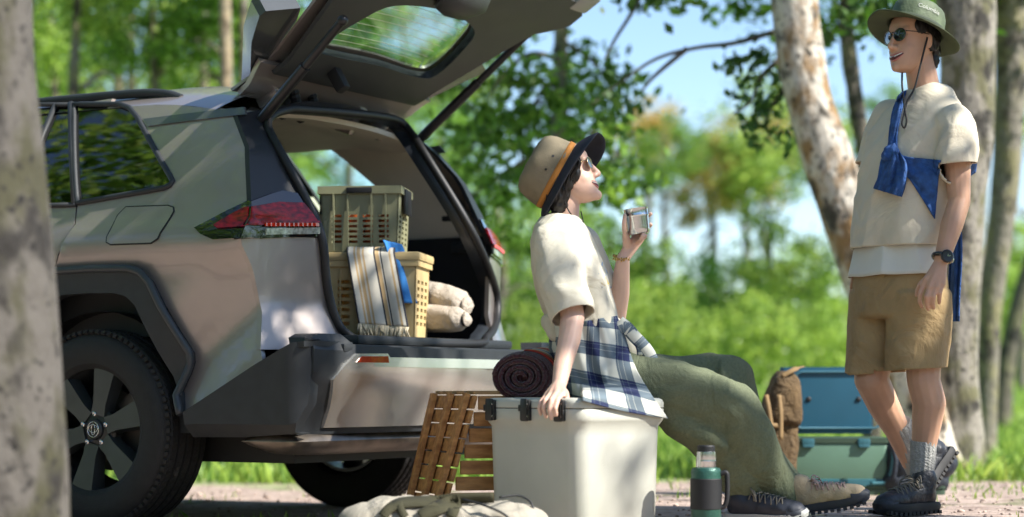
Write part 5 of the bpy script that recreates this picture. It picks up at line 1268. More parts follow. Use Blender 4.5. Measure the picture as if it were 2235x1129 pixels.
o = solid(mesh_obj('shirt_tail', sheet(back_fn, 10, 24), m_denim, smooth=180), .006); o.parent = den
def bk2(u, v): return W(2108 + 26 * u * (1 - .2 * v), 350 + 36 * u * 0 + 40 * v - 14 * u, 7.34 - .03 * math.sin(u * 3) + .08 * v)
o = solid(mesh_obj('shirt_tail', sheet(bk2, 8, 8), m_denim, smooth=180), .006); o.parent = den
# ================================================================== the seated woman
wom = empty('person', (W(1320, 0, 6.95).x, 6.95, gz(.3, 6.95)), 0, 'person sitting on the white cool box in a two-tone brimmed hat, holding a steel cup', 'person')
fw = Vector((.985, -.10, 0)).normalized()
Hw = Matrix.Translation(W(1238, 381, 7.0)) @ frame3(Vector(), fw, Vector((0, 0, 1))) @ Matrix.Rotation(R(-17), 4, 'Y') @ Matrix.Scale(.97, 4)
bm = bmesh.new(); head_parts(bm, Hw)
round_cone(bm, Hw @ Vector((-.02, 0, -.06)), .046, W(1232, 492, 7.0), .052); round_cone(bm, W(1232, 492, 7.0), .06, W(1240, 570, 7.0), .09)
chain(bm, [(W(1240, 570, 7.0), .09), (W(1270, 690, 7.0), .10), (W(1310, 800, 7.0), .12)])
chain(bm, [(W(1212, 535, 6.86), .05), (W(1250, 690, 6.76), .041), (W(1243, 740, 6.71), .038), (W(1228, 800, 6.64), .031), (W(1221, 838, 6.595), .025)])
chain(bm, [(W(1268, 540, 7.14), .05), (W(1343, 695, 7.20), .038), (W(1352, 640, 7.17), .037), (W(1360, 565, 7.13), .024)])
# right hand on the lid edge
w0 = W(1221, 838, 6.595)
kn = [W(1228, 857, 6.54), W(1215, 857, 6.535), W(1203, 859, 6.545), W(1193, 864, 6.56)]
hand_chains(bm, [((w0, .022), (k, .012)) for k in kn], [
    [kn[0], W(1217, 874, 6.49), W(1212, 892, 6.475), W(1214, 906, 6.48)], [kn[1], W(1203, 874, 6.49), W(1199, 894, 6.48), W(1203, 914, 6.485)],
    [kn[2], W(1190, 874, 6.505), W(1186, 892, 6.50), W(1192, 910, 6.505)], [kn[3], W(1181, 878, 6.53), W(1177, 891, 6.525), W(1180, 904, 6.525)],
    [W(1226, 845, 6.57), W(1236, 856, 6.545), W(1239, 868, 6.525), W(1232, 880, 6.51)]], (.0095, .0088, .008, .007))
# left hand round the cup
YCUP = 7.10; cc = W(1391, 484, YCUP)
w1 = W(1360, 565, 7.13)
pal = [W(1374, 528, 7.135), W(1388, 524, 7.14), W(1399, 520, 7.14)]
hand_chains(bm, [((w1, .022), (p, .015)) for p in pal] + [((W(1370, 540, 7.13), .018), (W(1366, 515, 7.10), .014))], [
    [W(1382, 520, 7.15), W(1396, 486, 7.165), W(1416, 470, 7.15), W(1420, 467, 7.115)], [W(1390, 520, 7.15), W(1404, 500, 7.165), W(1419, 492, 7.145), W(1420, 490, 7.115)],
    [W(1396, 522, 7.13), W(1406, 518, 7.09), W(1408, 514, 7.07), W(1402, 515, 7.06)], [W(1392, 527, 7.12), W(1398, 525, 7.08), W(1400, 521, 7.065)],
    [W(1366, 522, 7.10), W(1363, 502, 7.07), W(1362, 486, 7.06), W(1364, 470, 7.06)]], (.0098, .0092, .0085, .0075))
me = fuse(bm, .0042, 3); wparent(mesh_obj('body', me, m_skin_w), wom)
smile(wom, Hw, .014)
glasses(wom, Hw, mat('silver_lens', (.30, .31, .28), .10, .8, var=.1), mat('gold_wire', (.55, .45, .25), .25, 1), .021, .0014, .094, .012, .0016)
# cup
upc = (Vector((-.12, 0, 1))).normalized(); up = empty('steel_cup', cc - upc * .045, 0, 'brushed steel camping cup held up by the seated person', 'cup')
Mc = upc.to_track_quat('Z', 'Y').to_matrix().to_4x4()
o = mesh_obj('cup_body', lathe_mesh([(.001, .0), (.034, .0), (.0385, .006), (.0405, .02), (.0415, .058), (.0425, .064), (.0425, .067), (.0415, .070), (.0425, .088), (.0440, .091), (.0405, .090), (.039, .066), (.037, .008), (.001, .008)], 48, Mc, cap=False), m_steel, up, smooth=35)
o = mesh_obj('rim_bead', lathe_mesh([(.0422, .062), (.0442, .0655), (.0422, .069)], 48, Mc, cap=False), m_chrome, up, smooth=60)
# bracelet
wc = W(1356, 563, 7.13); wd_ = (W(1360, 565, 7.13) - W(1352, 640, 7.17)).normalized(); e1 = wd_.cross(Vector((0, 1, 0))).normalized(); e2 = wd_.cross(e1); bm = bmesh.new(); rr_ = random.Random(2)
for k in range(40):
    t = 2 * math.pi * k / 20 + rr_.uniform(-.1, .1); p = wc + (e1 * math.cos(t) + e2 * math.sin(t)) * .0285 + wd_ * (rr_.uniform(-.006, .006)); ball(bm, p, (.0032, .0032, .0036))
wparent(mesh_obj('bracelet', bm_mesh(bm), mat('gold', (.55, .36, .10), .25, 1), smooth=180), wom)
# hair: a dark bob under the hat
bm = bmesh.new()
for c, r_ in (((-.04, 0, .03), (.068, .074, .070)), ((-.075, 0, -.035), (.040, .062, .055)), ((-.05, -.064, -.04), (.050, .030, .072)), ((-.015, -.072, -.015), (.040, .020, .055)), ((-.06, -.05, -.10), (.034, .034, .032)), ((.034, -.062, .03), (.028, .016, .045)), ((.030, -.066, -.01), (.022, .012, .030)), ((-.05, .060, -.03), (.042, .018, .060)), ((-.065, -.03, -.085), (.030, .035, .035)), ((-.065, .03, -.085), (.030, .035, .035)), ((.012, -.067, .02), (.034, .011, .045)), ((.005, -.066, -.02), (.028, .010, .030)), ((.012, .067, .02), (.034, .011, .045))): ball(bm, Hw @ Vector(c), r_, Hw.to_3x3())
me = fuse(bm, .005, 1); displace(me, lambda co, n_: .006 * noise.noise(Vector((co.x * 150, co.y * 100, co.z * 45)))); hr_ = wparent(mesh_obj('hair', me, m_hair), wom)
bm = bmesh.new(); rr_ = random.Random(8)
for k in range(70):
    x0 = rr_.uniform(-.075, .050); z0 = .05 - .02 * rr_.random(); ln = rr_.uniform(.07, .13) if x0 < .01 else rr_.uniform(.05, .085); y0 = -.082 - rr_.uniform(0, .010)
    p = [Hw @ Vector((x0, y0, z0)), Hw @ Vector((x0 - .004 + (.016 if x0 > 0 else 0), y0 - .004, z0 - ln * .35)), Hw @ Vector((x0 - .018, y0, z0 - ln * .75)), Hw @ Vector((x0 - .040 + rr_.uniform(-.012, .02), y0 + .012, z0 - ln - .015))]
    tube(bm, catmull(p, 4), [.0045 - .0003 * i for i in range(13)], 5)
o = mesh_obj('strands', bm_mesh(bm), m_hair, smooth=180); tag(o, kind='stuff'); o.parent = hr_
# hat, tilted far back
m_taupe = mat('taupe_cotton', (.20, .165, .105), .85, var=.15, scale=12, bump=.12, bscale=260); m_navyh = mat('navy_brim', (.009, .011, .020), .8, var=.2, scale=20); m_orange = mat('orange_band', (.42, .17, .03), .8, var=.12, scale=20)
haxw = Vector((-.88, 0, .476)).normalized(); hcw = W(1221, 386, 7.0); hfr = Vector((.476, 0, .88))
def brw(a):
    c = math.cos(a); fr2 = max(0, c) ** 1.6; bk = max(0, -c); far = max(0, math.sin(a)) * max(0, c + .25)
    return (.028 + .046 * fr2 + .035 * far + .016 * bk, .026 * (1 - fr2) * (1 - bk) + .046 * fr2 + .085 * far + .022 * bk)
hw_ = hat(wom, hcw, haxw, hfr, .124, .103, .118, brw, (m_taupe, m_navyh), (m_orange, .020), 'sun_hat')
for a in (R(-70), R(-95)):
    sdv = haxw.cross(hfr.normalized()); p = hcw + (hfr.normalized() * math.cos(a) * .124 + sdv * math.sin(a) * .103) * .98 + haxw * .05
    d = (hfr.normalized() * math.cos(a) + sdv * math.sin(a)); mm = mesh_obj('eyelet', lathe_mesh([(.0045, -.002), (.0045, .003), (.002, .003)], 10, Matrix.Translation(p) @ d.to_track_quat('Z', 'Y').to_matrix().to_4x4()), m_black, smooth=40); mm.parent = hw_
wparent(mesh_obj('chin_cord', tube_mesh(catmull([W(1233, 440, 6.925), W(1240, 458, 6.935), W(1252, 474, 6.94), W(1262, 478, 6.95)], 5), .0022, 6), m_cord, smooth=180), wom)
wparent(mesh_obj('chin_cord', tube_mesh(catmull([W(1268, 462, 6.97), W(1271, 475, 6.95), W(1273, 486, 6.94)], 5), .0022, 6), m_cord, smooth=180), wom)
# T-shirt
X_ = Vector((1, 0, 0)); Y_ = Vector((0, 1, 0)); k_ = 7.0 / F
def wsec(px, py, hw_px, a, tilt=-.25):
    x = Vector((1, 0, tilt)).normalized(); return (W(px, py, 7.0), x * hw_px * k_, Y_ * a)
bm = bmesh.new()
V, Fc, U = loft([wsec(1282, 728, 80, .165), wsec(1270, 690, 84, .175), wsec(1255, 640, 84, .185), wsec(1243, 590, 80, .195), wsec(1232, 545, 70, .195), wsec(1228, 512, 56, .165), wsec(1230, 492, 44, .115), wsec(1234, 480, 34, .075), wsec(1235, 477, 30, .064)], 32, exp=2.25); add_mesh(bm, V, Fc)
chain(bm, [(W(1212, 530, 6.86), .066), (W(1225, 600, 6.82), .074), (W(1246, 678, 6.765), .068)]); chain(bm, [(W(1268, 535, 7.15), .062), (W(1305, 620, 7.18), .062)])
chain(bm, [(W(1330, 720, 6.98), .055), (W(1368, 762, 6.96), .036)])
chain(bm, [(W(1205, 700, 6.95), .03), (W(1212, 730, 6.92), .022)])
me = fuse(bm, .0075, 4); axw = Vector((.25, 0, -1)).normalized()
displace(me, lambda co, n_: ridges(co, axw, .014, 7, 6, .22) + .007 * ridges(co, Vector((.6, .3, -.7)).normalized(), 1, 11, 2, .3) + .003 * noise.noise(co * 18))
sl0 = W(1246, 678, 6.765); sdir = (W(1246, 678, 6.765) - W(1225, 600, 6.82)).normalized()
clip(me, sl0 + sdir * .022, sdir, sl0 + sdir * .03, .095)
bvw = bvh_of(me)
wparent(solid(mesh_obj('t_shirt', me, m_tee_w), .004, -1), wom)
for nm, poly, m in (('blue_print', [(1306, 598), (1315, 572), (1326, 596), (1322, 602)], mat('print_blue', (.20, .36, .60), .9)), ('yellow_print', [(1313, 618), (1322, 606), (1330, 620), (1322, 624)], mat('print_yellow', (.72, .55, .18), .9)), ('line_print', [(1314, 626), (1334, 626), (1334, 629), (1314, 629)], mat('print_navy', (.10, .16, .32), .9))):
    P_ = [drape(bvw, x, y, .004, 6.9) for x, y in poly]; wparent(solid(mesh_obj(nm, pyd(P_, [(0, 1, 2, 3)]), m), .001), wom)
# trousers
bm = bmesh.new()
ball(bm, W(1318, 815, 7.0), (.135, .165, .085)); ball(bm, W(1290, 770, 7.0), (.11, .15, .10))
Xd = Vector((0, 0, 1))
chain(bm, [(W(1352, 832, 6.88), .078), (W(1470, 852, 6.86), .088), (W(1590, 898, 6.87), .084), (W(1632, 962, 6.93), .086), (W(1672, 1030, 7.02), .092), (W(1712, 1072, 7.04), .078)])
chain(bm, [(W(1470, 880, 6.87), .075), (W(1545, 940, 6.90), .080), (W(1605, 1020, 6.97), .082), (W(1642, 1072, 7.03), .068)])
chain(bm, [(W(1370, 818, 7.12), .078), (W(1480, 824, 7.16), .068), (W(1594, 830, 7.20), .068), (W(1606, 880, 7.22), .07), (W(1640, 1010, 7.18), .07), (W(1660, 1075, 7.14), .06)])
me = fuse(bm, .009, 4)
kx = W(1580, 0, 6.9).x
displace(me, lambda co, n_: ridges(co, Vector((.8, 0, -.35)).normalized() if co.x < kx else Vector((.5, .2, -.85)).normalized(), .022, 6, 3, .18) + ridges(co, Vector((.35, 0, .9)).normalized(), .006 * math.exp(-((co.x - kx) / .16) ** 2) + .001, 9, 8, .25) + .004 * noise.noise(co * 16))
wparent(mesh_obj('trousers', me, m_linen), wom)
# boots
m_tan = mat('tan_suede', (.40, .31, .20), .85, var=.15, scale=20, bump=.25, bscale=160); m_nvs = mat('navy_rubber', (.018, .022, .034), .6, var=.2); m_lace2 = mat('pink_lace', (.42, .28, .24), .85, var=.4, scale=120)
boot(wom, W(1728, 1122, 7.02), W(1886, 1096, 6.96), Vector((-.30, -.10, .94)), m_tan, m_nvs, m_lace2, m_nvs, .275, .10)
boot(wom, W(1590, 1135, 6.99), W(1776, 1138, 6.86), Vector((0, -.25, 1)), m_nvs, mat('pale_sole', (.42, .42, .40), .7), m_lace, m_nvs, .285, .075)
# checked shirt tied round the waist
def plaid_mat():
    m = bpy.data.materials.new('blue_check'); m.use_nodes = True; nt = m.node_tree; N = nt.nodes; L = nt.links
    b = N["Principled BSDF"]; b.inputs["Roughness"].default_value = .92
    uv = N.new("ShaderNodeUVMap"); sp = N.new("ShaderNodeSeparateXYZ"); L.new(uv.outputs[0], sp.inputs[0])
    def ramp(src, stops):
        fr = N.new("ShaderNodeMath"); fr.operation = 'FRACT'; L.new(src, fr.inputs[0]); r = N.new("ShaderNodeValToRGB"); r.color_ramp.interpolation = 'CONSTANT'
        for i, (p, c) in enumerate(stops):
            e = r.color_ramp.elements[i] if i < 2 else r.color_ramp.elements.new(p); e.position = p; e.color = (c, c, c, 1)
        L.new(fr.outputs[0], r.inputs[0]); return r.outputs[0]
    st = [(0, 1.0), (.06, .85), (.44, 0.), (.66, .05), (.69, .9), (.705, .1), (.80, .9), (.815, .05), (.88, .0)]
    st = [(0, 0.), (.10, .0), (.46, 1.), (.52, .55), (.54, 1.0), (.68, .55), (.70, 1.0), (.92, 0.)]
    a, b2 = ramp(sp.outputs[0], st), ramp(sp.outputs[1], st)
    ad = N.new("ShaderNodeMath"); ad.operation = 'ADD'; L.new(a, ad.inputs[0]); L.new(b2, ad.inputs[1])
    hf = N.new("ShaderNodeMath"); hf.operation = 'MULTIPLY'; hf.inputs[1].default_value = .5; L.new(ad.outputs[0], hf.inputs[0])
    cr_ = N.new("ShaderNodeValToRGB"); el = cr_.color_ramp.elements; el[0].color = (.62, .62, .54, 1); el[1].color = (.012, .020, .075, 1); e = el.new(.5); e.color = (.13, .17, .20, 1); L.new(hf.outputs[0], cr_.inputs[0]); L.new(cr_.outputs[0], b.inputs["Base Color"])
    return m
m_plaid = plaid_mat()
pld = bpy.data.objects.new('tied_check_shirt', None); col.objects.link(pld); wparent(pld, wom)
bvt = bvh_of(bpy.data.objects[[o.name for o in wom.children if o.name.startswith('trousers')][0]].data)
Lc = catmull([Vector((x, y, 0)) for x, y in ((1200, 712), (1202, 750), (1212, 800), (1232, 850), (1244, 866))], 8)
Rc = catmull([Vector((x, y, 0)) for x, y in ((1346, 690), (1366, 740), (1384, 795), (1420, 860), (1458, 914))], 8)
def smp(C, v): f = v * (len(C) - 1); k = min(int(f), len(C) - 2); return C[k].lerp(C[k + 1], f - k)
def plaid_fn(u, v):
    a, b = smp(Lc, v), smp(Rc, v); p = a.lerp(b, u)
    p.y += v ** 2 * (-30 * math.sin(math.pi * u)) * 0 + (6 * math.sin(math.pi * u) if v > .8 else 0)
    Yd = 6.86 - .06 * math.sin(math.pi * min(1, u * 1.0)) - .03 * u * v + .02 * (1 - v) + .012 * math.sin(u * 14 + v * 3) * (.4 + .6 * v) + .006 * math.sin(u * 31)
    d = (W(p.x, p.y, 10) - CAMP).normalized(); h = bvt.ray_cast(CAMP, d)
    if h[0] is not None: Yd = min(Yd, h[0].y - .012)
    sf = 6.45 + (p.x - 1262) / 203 * .277 - .016
    if p.x > 1270: Yd += (min(Yd, sf) - Yd) * sstep(838, 868, p.y)
    if u < .12: Yd += (.12 - u) / .12 * .10
    return W(p.x, p.y, Yd)
me = sheet(plaid_fn, 60, 50)
uvl = me.uv_layers[0]
for l in uvl.data: u, v = l.uv; l.uv = (u * 2.6 + v * .9, v * 3.0 - u * .55)
o = solid(mesh_obj('shirt_back', me, m_plaid, smooth=180), .004); o.parent = pld
V, Fc, U = loft([(W(1280, 706, 7.0), X_ * 78 * k_, Y_ * .155), (W(1288, 760, 7.0), X_ * 90 * k_, Y_ * .17), (W(1312, 835, 7.02), X_ * 88 * k_, Y_ * .175)], 40, cap=False, cuv=(7, 14)); o = mesh_obj('shirt_waist', recalc(pyd(V, Fc, U)), m_plaid, smooth=180); solid(o, .004); o.parent = pld
for nm, ln, r_ in (('tied_sleeve', [(1342, 722), (1362, 712), (1385, 735), (1412, 765), (1425, 790)], .022), ('tied_sleeve', [(1290, 745), (1330, 732), (1358, 716), (1372, 722)], .024), ('tied_sleeve', [(1352, 700), (1378, 722), (1398, 755), (1402, 775)], .018)):
    P_ = catmull([W(x, y, 6.90 - .0004 * (x - 1290)) for x, y in ln], 6); secs = []
    for i, p in enumerate(P_):
        d = (P_[min(i + 1, len(P_) - 1)] - P_[max(i - 1, 0)]).normalized(); n_ = d.cross(Y_).normalized(); secs.append((p, n_ * r_, Y_ * r_ * .6))
    V, Fc, U = loft(secs, 16, cuv=(1.5, 14)); me = recalc(pyd(V, Fc, U)); o = mesh_obj(nm, me, m_plaid, smooth=180); o.parent = pld
# ------------------------------------------------------------------ trees
def bark_mat(name, base, dark, tint, tscale=(1, 1, 1)):
    m = bpy.data.materials.new(name); m.use_nodes = True; nt = m.node_tree; N = nt.nodes; L = nt.links
    b = N["Principled BSDF"]; b.inputs["Roughness"].default_value = .9
    tc = N.new("ShaderNodeTexCoord")
    def nz(sc, scale, d=6):
        mp = N.new("ShaderNodeMapping"); mp.inputs["Scale"].default_value = sc; L.new(tc.outputs["Object"], mp.inputs[0]); n = N.new("ShaderNodeTexNoise"); n.inputs["Scale"].default_value = scale; n.inputs["Detail"].default_value = d; L.new(mp.outputs[0], n.inputs[0]); return n.outputs[0]
    def mr(s, a, b_):
        r = N.new("ShaderNodeMapRange"); r.inputs[1].default_value = a; r.inputs[2].default_value = b_; L.new(s, r.inputs[0]); return r.outputs[0]
    def mix(f, a, c):
        x = N.new("ShaderNodeMix"); x.data_type = 'RGBA'; L.new(f, x.inputs[0])
        for k, v in ((6, a), (7, c)):
            if isinstance(v, tuple): x.inputs[k].default_value = (*v, 1)
            else: L.new(v, x.inputs[k])
        return x.outputs[2]
    c = mix(mr(nz((1, 1, .6), 9), .45, .60), base, tint)
    c = mix(mr(nz((1.2, 1.2, .9), 7, 8), .52, .64), c, dark)
    c = mix(mr(nz((1, 1, 1), 30), .58, .68), c, tuple(x * .45 for x in dark))
    L.new(c, b.inputs["Base Color"])
    bp = N.new("ShaderNodeBump"); bp.inputs["Strength"].default_value = .8; bp.inputs["Distance"].default_value = .03; L.new(nz((1, 1, .5), 22), bp.inputs["Height"]); L.new(bp.outputs[0], b.inputs["Normal"])
    return m
m_birch = bark_mat('birch_bark', (.54, .50, .43), (.055, .048, .038), (.25, .155, .07))
m_grey_bark = bark_mat('grey_bark', (.20, .18, .15), (.07, .06, .05), (.22, .20, .11))
m_dark_bark = bark_mat('dark_bark', (.12, .105, .085), (.03, .028, .025), (.16, .15, .09))
m_tan_bark = bark_mat('tan_bark', (.36, .27, .17), (.12, .09, .06), (.30, .25, .17))
LEAF = [leaf_material('leaf_green', (.025, .085, .010), (.25, .46, .07)), leaf_material('leaf_light', (.06, .16, .015), (.44, .60, .13)),
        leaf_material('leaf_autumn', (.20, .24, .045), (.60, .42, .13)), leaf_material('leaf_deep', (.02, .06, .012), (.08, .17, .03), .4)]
def trunk_mesh(pts, rad, n=14, seed=0, amp=.12):
    P_ = catmull(pts, 5); N_ = len(P_); rr = [rad[0]] * N_
    if isinstance(rad, (list, tuple)):
        rr = []
        for i in range(N_):
            f = i / (N_ - 1) * (len(rad) - 1); k = min(int(f), len(rad) - 2); rr.append(rad[k] + (rad[k + 1] - rad[k]) * (f - k))
    me = tube_mesh(P_, rr, n)
    r0 = max(rr)
    for v in me.vertices:
        q = v.co * (1.2 / max(r0, .05)) * .5; v.co += Vector((noise.noise(q + Vector((seed, 0, 0))), noise.noise(q + Vector((0, seed + 7, 0))), 0)) * r0 * amp
    shade(me, 180); return me
def leaves(centres, n, spread, size, rnd, flat=.7):
    V, Fc = [], []
    for _ in range(n):
        c, s_ = rnd.choice(centres)
        p = Vector(c) + Vector((rnd.gauss(0, 1), rnd.gauss(0, 1), rnd.gauss(0, flat))) * (spread * s_ * .55)
        L_ = size * rnd.uniform(.6, 1.25); q = Quaternion((rnd.gauss(0, 1), rnd.gauss(0, 1), rnd.gauss(0, 1), rnd.gauss(0, 1))); q.normalize()
        a = q @ Vector((1, 0, 0)) * L_ * .5; b = q @ Vector((0, 1, 0)) * L_ * .32
        i = len(V); V += [p - a, p - a * .1 + b, p + a, p - a * .1 - b]; Fc += [(i, i + 1, i + 2, i + 3)]
    return V, Fc
def crown_mesh(seed, n=5200, size=.075, clumps=46):
    rnd = random.Random(seed); cs = []
    while len(cs) < clumps:
        p = Vector((rnd.uniform(-1, 1), rnd.uniform(-1, 1), rnd.uniform(-1, 1)))
        if .25 < p.length < 1.0 and noise.noise(p * 1.7 + Vector((seed, 0, 0))) > -.22: cs.append((p * .88, rnd.uniform(.14, .34)))
    V, Fc = leaves(cs, n, 1.0, size, rnd); return pyd(V, Fc)
CROWN = [crown_mesh(s) for s in range(5)]
CM = {}
def crown_obj(var, kind, parent, c, rx, rz, rot, name='crown'):
    k = (var % 5, kind)
    if k not in CM: CM[k] = CROWN[var % 5].copy(); CM[k].materials.append(LEAF[kind])
    o = bpy.data.objects.new(name, CM[k]); col.objects.link(o); o.parent = parent
    o.location = c - parent.location; o.scale = (rx, rx, rz); o.rotation_euler = (0, 0, rot); return o
rnd = random.Random(11)
def tree(px, py, Y, rpx, kind, label, group, trunk=True, rz=1.0, tr=.07, bark=None, tpx=None, name='tree', cat='tree', crowns=1):
    c = W(px, py, Y); g = gz(c.x if tpx is None else W(tpx, 0, Y).x, Y); rx = rpx / F * Y
    bx_ = c.x if tpx is None else W(tpx, 0, Y).x
    e = empty(name, (bx_, Y, g), 0, label, cat, group)
    base = Vector((0, 0, -.1)); top = c - e.location
    if trunk:
        pts = [base, base.lerp(top, .35) + Vector((rnd.gauss(0, .08), 0, 0)), base.lerp(top, .7) + Vector((rnd.gauss(0, .12), 0, 0)), top + Vector((0, 0, rx * rz * .5))]
        mesh_obj('trunk', trunk_mesh(pts, [tr * 1.3, tr, tr * .8, tr * .3], 10, rnd.random() * 9), bark or m_grey_bark, e)
        for k in range(3):
            a = rnd.uniform(0, 6.28); q = base.lerp(top, rnd.uniform(.55, .85)); r_ = Vector((math.cos(a) * rx * .6, math.sin(a) * rx * .6, rx * rnd.uniform(.1, .5)))
            mesh_obj('limb', trunk_mesh([q, q + r_ * .5 + Vector((0, 0, .1)), q + r_], [tr * .45, tr * .3, tr * .1], 7, k), bark or m_grey_bark, e)
    crown_obj(rnd.randrange(5), kind, e, c, rx, rx * rz, rnd.uniform(0, 6.28))
    return e
G1 = 'trees of the wood behind the clearing'
# left, above the car roof
LB = 'light green tree in the blurred wood behind the car roof'
for px, py, Y, r_, k in ((110, 60, 19, 170, 1), (230, 130, 24, 210, 1), (330, 40, 17, 190, 0), (420, 150, 22, 170, 1), (560, 40, 20, 190, 0), (180, -90, 16, 190, 1), (60, 190, 26, 220, 0), (500, -80, 17, 190, 0)):
    tree(px, py, Y, r_, k, LB, 'trees behind the car roof', tr=.06, bark=m_grey_bark)
for tx0, tx1, Y, tr, bk, lb in ((484, 476, 15, .048, m_tan_bark, 'slim tan trunk rising behind the car roof beside a paler twin'), (528, 508, 16.5, .045, m_grey_bark, 'slim pale grey trunk rising behind the tan one'), (436, 428, 19, .045, m_grey_bark, 'thin grey trunk standing apart behind the car roof'), (248, 252, 20, .06, m_grey_bark, 'pale trunk with a branch forking to one side behind the car'), (276, 280, 22, .05, m_grey_bark, 'thin dark trunk close to the pale forked one')):
    a, b = W(tx1, 1000, Y), W(tx0, -300, Y); a.z = gz(a.x, Y) - .1
    e = empty('tree', (a.x, Y, a.z + .1), 0, lb, 'tree')
    mesh_obj('trunk', trunk_mesh([Vector((0, 0, -.1)), (b - a) * .5 + Vector((.05, 0, 0)), b - a], [tr * 1.15, tr, tr * .85], 10, tr * 100), bk, e)
    if tx0 == 248: mesh_obj('limb', trunk_mesh([W(255, 130, Y) - e.location, W(190, 95, Y) - e.location, W(130, 70, Y) - e.location], [.04, .035, .02], 8, 2), bk, e)
    crown_obj(int(tr * 1000), 1, e, b + Vector((0, 0, .6)), 1.3, 1.1, tr * 50)
# centre: tree with hanging sprays behind the tailgate, sky between its leaves
LC = 'green tree with loose hanging sprays behind the raised tailgate'
ec = empty('tree', (W(1230, 0, 14).x, 14, gz(0, 14)), 0, 'pale slim tree with hanging leafy sprays behind the raised tailgate', 'tree')
T = lambda px, py, Y=14: W(px, py, Y) - ec.location
mesh_obj('trunk', trunk_mesh([Vector((0, 0, -.1)), T(1215, 500), T(1222, 150), T(1240, -250)], [.06, .055, .05, .04], 10, 3), m_grey_bark, ec)
rr_ = random.Random(21); cen = []
for k, ln in enumerate(([(1225, 130), (1150, 120), (1080, 190), (1050, 300)], [(1225, 90), (1290, 130), (1330, 190), (1350, 240)], [(1222, 180), (1180, 200), (1150, 290), (1130, 380)], [(1222, 60), (1240, 150), (1238, 260), (1250, 330)], [(1225, 200), (1110, 260), (1020, 330), (980, 400)], [(1225, 20), (1120, 60), (1000, 110), (930, 200)], [(1218, 300), (1100, 380), (1040, 420), (1000, 480)], [(1218, 330), (1290, 290), (1340, 330), (1380, 380)])):
    Yk = 14 + rr_.uniform(-1.2, 1.2); P_ = catmull([T(x, y, Yk) for x, y in ln], 6)
    mesh_obj('limb', tube_mesh(P_, [.022 * (1 - .8 * i / len(P_)) for i in range(len(P_))], 6), m_dark_bark, ec, smooth=180)
    for i, p in enumerate(P_):
        if i > 4: cen.append((p + Vector((rr_.gauss(0, .08), rr_.gauss(0, .2), rr_.gauss(-.05, .08))), rr_.uniform(.12, .30)))
V, Fc = leaves(cen, 2600, .75, .095, rr_); mesh_obj('leaves', pyd(V, Fc), LEAF[0], ec)
LT = 'mid green tree of the wood behind the raised tailgate'
for px, py, Y, r_, k in ((960, 330, 24, 150, 0), (1080, 470, 20, 150, 0), (1160, 560, 23, 170, 1), (1240, 420, 26, 120, 0), (1330, 580, 20, 130, 0), (1010, 180, 27, 120, 1), (880, 120, 26, 160, 0), (740, 60, 25, 180, 0)):
    tree(px, py, Y, r_, k, LT, G1, tr=.06, bark=m_grey_bark)
LO = 'tree turning orange at its top, in the wood beyond the seated person'
for px, py, Y, r_, k in ((1400, 290, 32, 100, 2), (1640, 350, 34, 130, 2), (1530, 400, 30, 110, 2), (1690, 300, 36, 85, 2)):
    tree(px, py, Y, r_, k, LO, 'orange tinged trees', tr=.08, bark=m_dark_bark, rz=1.1)
for px, py, Y, r_, k in ((1450, 340, 26, 100, 0), (1420, 630, 20, 140, 1), (1560, 650, 22, 130, 0), (1680, 580, 20, 140, 1), (1290, 690, 18, 130, 1), (1770, 640, 24, 130, 1), (1250, 620, 24, 150, 0)):
    tree(px, py, Y, r_, k, 'dense green tree of the wood beyond the seated person', 'trees beyond the seated person', tr=.05, bark=m_dark_bark)
LBush = 'bright green bush at the edge of the lawn'
for px, py, Y, r_, k in ((1150, 740, 17, 120, 1), (1300, 780, 19, 110, 1), (1440, 730, 17, 130, 1), (1560, 760, 20, 120, 0), (1660, 730, 18, 120, 1), (1790, 740, 22, 120, 1), (1050, 640, 21, 150, 0), (960, 760, 20, 140, 1), (1960, 640, 24, 130, 1), (2150, 660, 26, 130, 1), (2240, 560, 25, 120, 1), (1950, 250, 30, 80, 0), (2230, 250, 32, 90, 1), (2050, 560, 28, 120, 0), (700, 760, 24, 170, 1), (450, 760, 24, 170, 1)):
    tree(px, py, Y, r_, k, ('bright green bush on the lawn behind the car' if px < 1100 else 'bright green bush beyond the seated person' if px < 1850 else 'bright green bush behind the birch trunks') if py > 500 else 'round green tree top seen past the birch trunks', ('bushes behind the car' if px < 1100 else 'bushes beyond the seated person' if px < 1850 else 'bushes behind the birches') if py > 500 else 'tree tops past the birches', trunk=py < 500, name='bush' if py > 500 else 'tree', cat='bush' if py > 500 else 'tree')
# --- the birch clump behind the standing man: two stems from one foot
YB1 = 11.2
eb = empty('birch_tree', (W(2075, 0, YB1).x, YB1, gz(2.4, YB1)), 0, 'pale birch with one stem leaning away, standing behind the person in shorts', 'tree')
B = lambda px, py, Y=YB1: W(px, py, Y) - eb.location
s1 = YB1 / F
mesh_obj('trunk', trunk_mesh([B(2056, 1090), B(2030, 985), B(1965, 800), B(1882, 575), B(1836, 430), B(1790, 300), B(1752, 150), B(1735, 0), B(1722, -160)], [78 * s1, 62 * s1, 56 * s1, 56 * s1, 53 * s1, 54 * s1, 52 * s1, 52 * s1, 50 * s1], 20, 1, .10), m_birch, eb)
B2 = lambda px, py: W(px, py, YB1 + .12) - eb.location
mesh_obj('trunk', trunk_mesh([B2(2100, 1095), B2(2090, 1010), B2(2084, 850), B2(2088, 650), B2(2102, 450), B2(2112, 250), B2(2110, 0), B2(2112, -160)], [92 * s1, 62 * s1, 50 * s1, 46 * s1, 54 * s1, 62 * s1, 64 * s1, 62 * s1], 20, 5, .10), bark_mat('lichen_bark', (.25, .23, .195), (.035, .032, .026), (.12, .115, .06)), eb)
cen = []
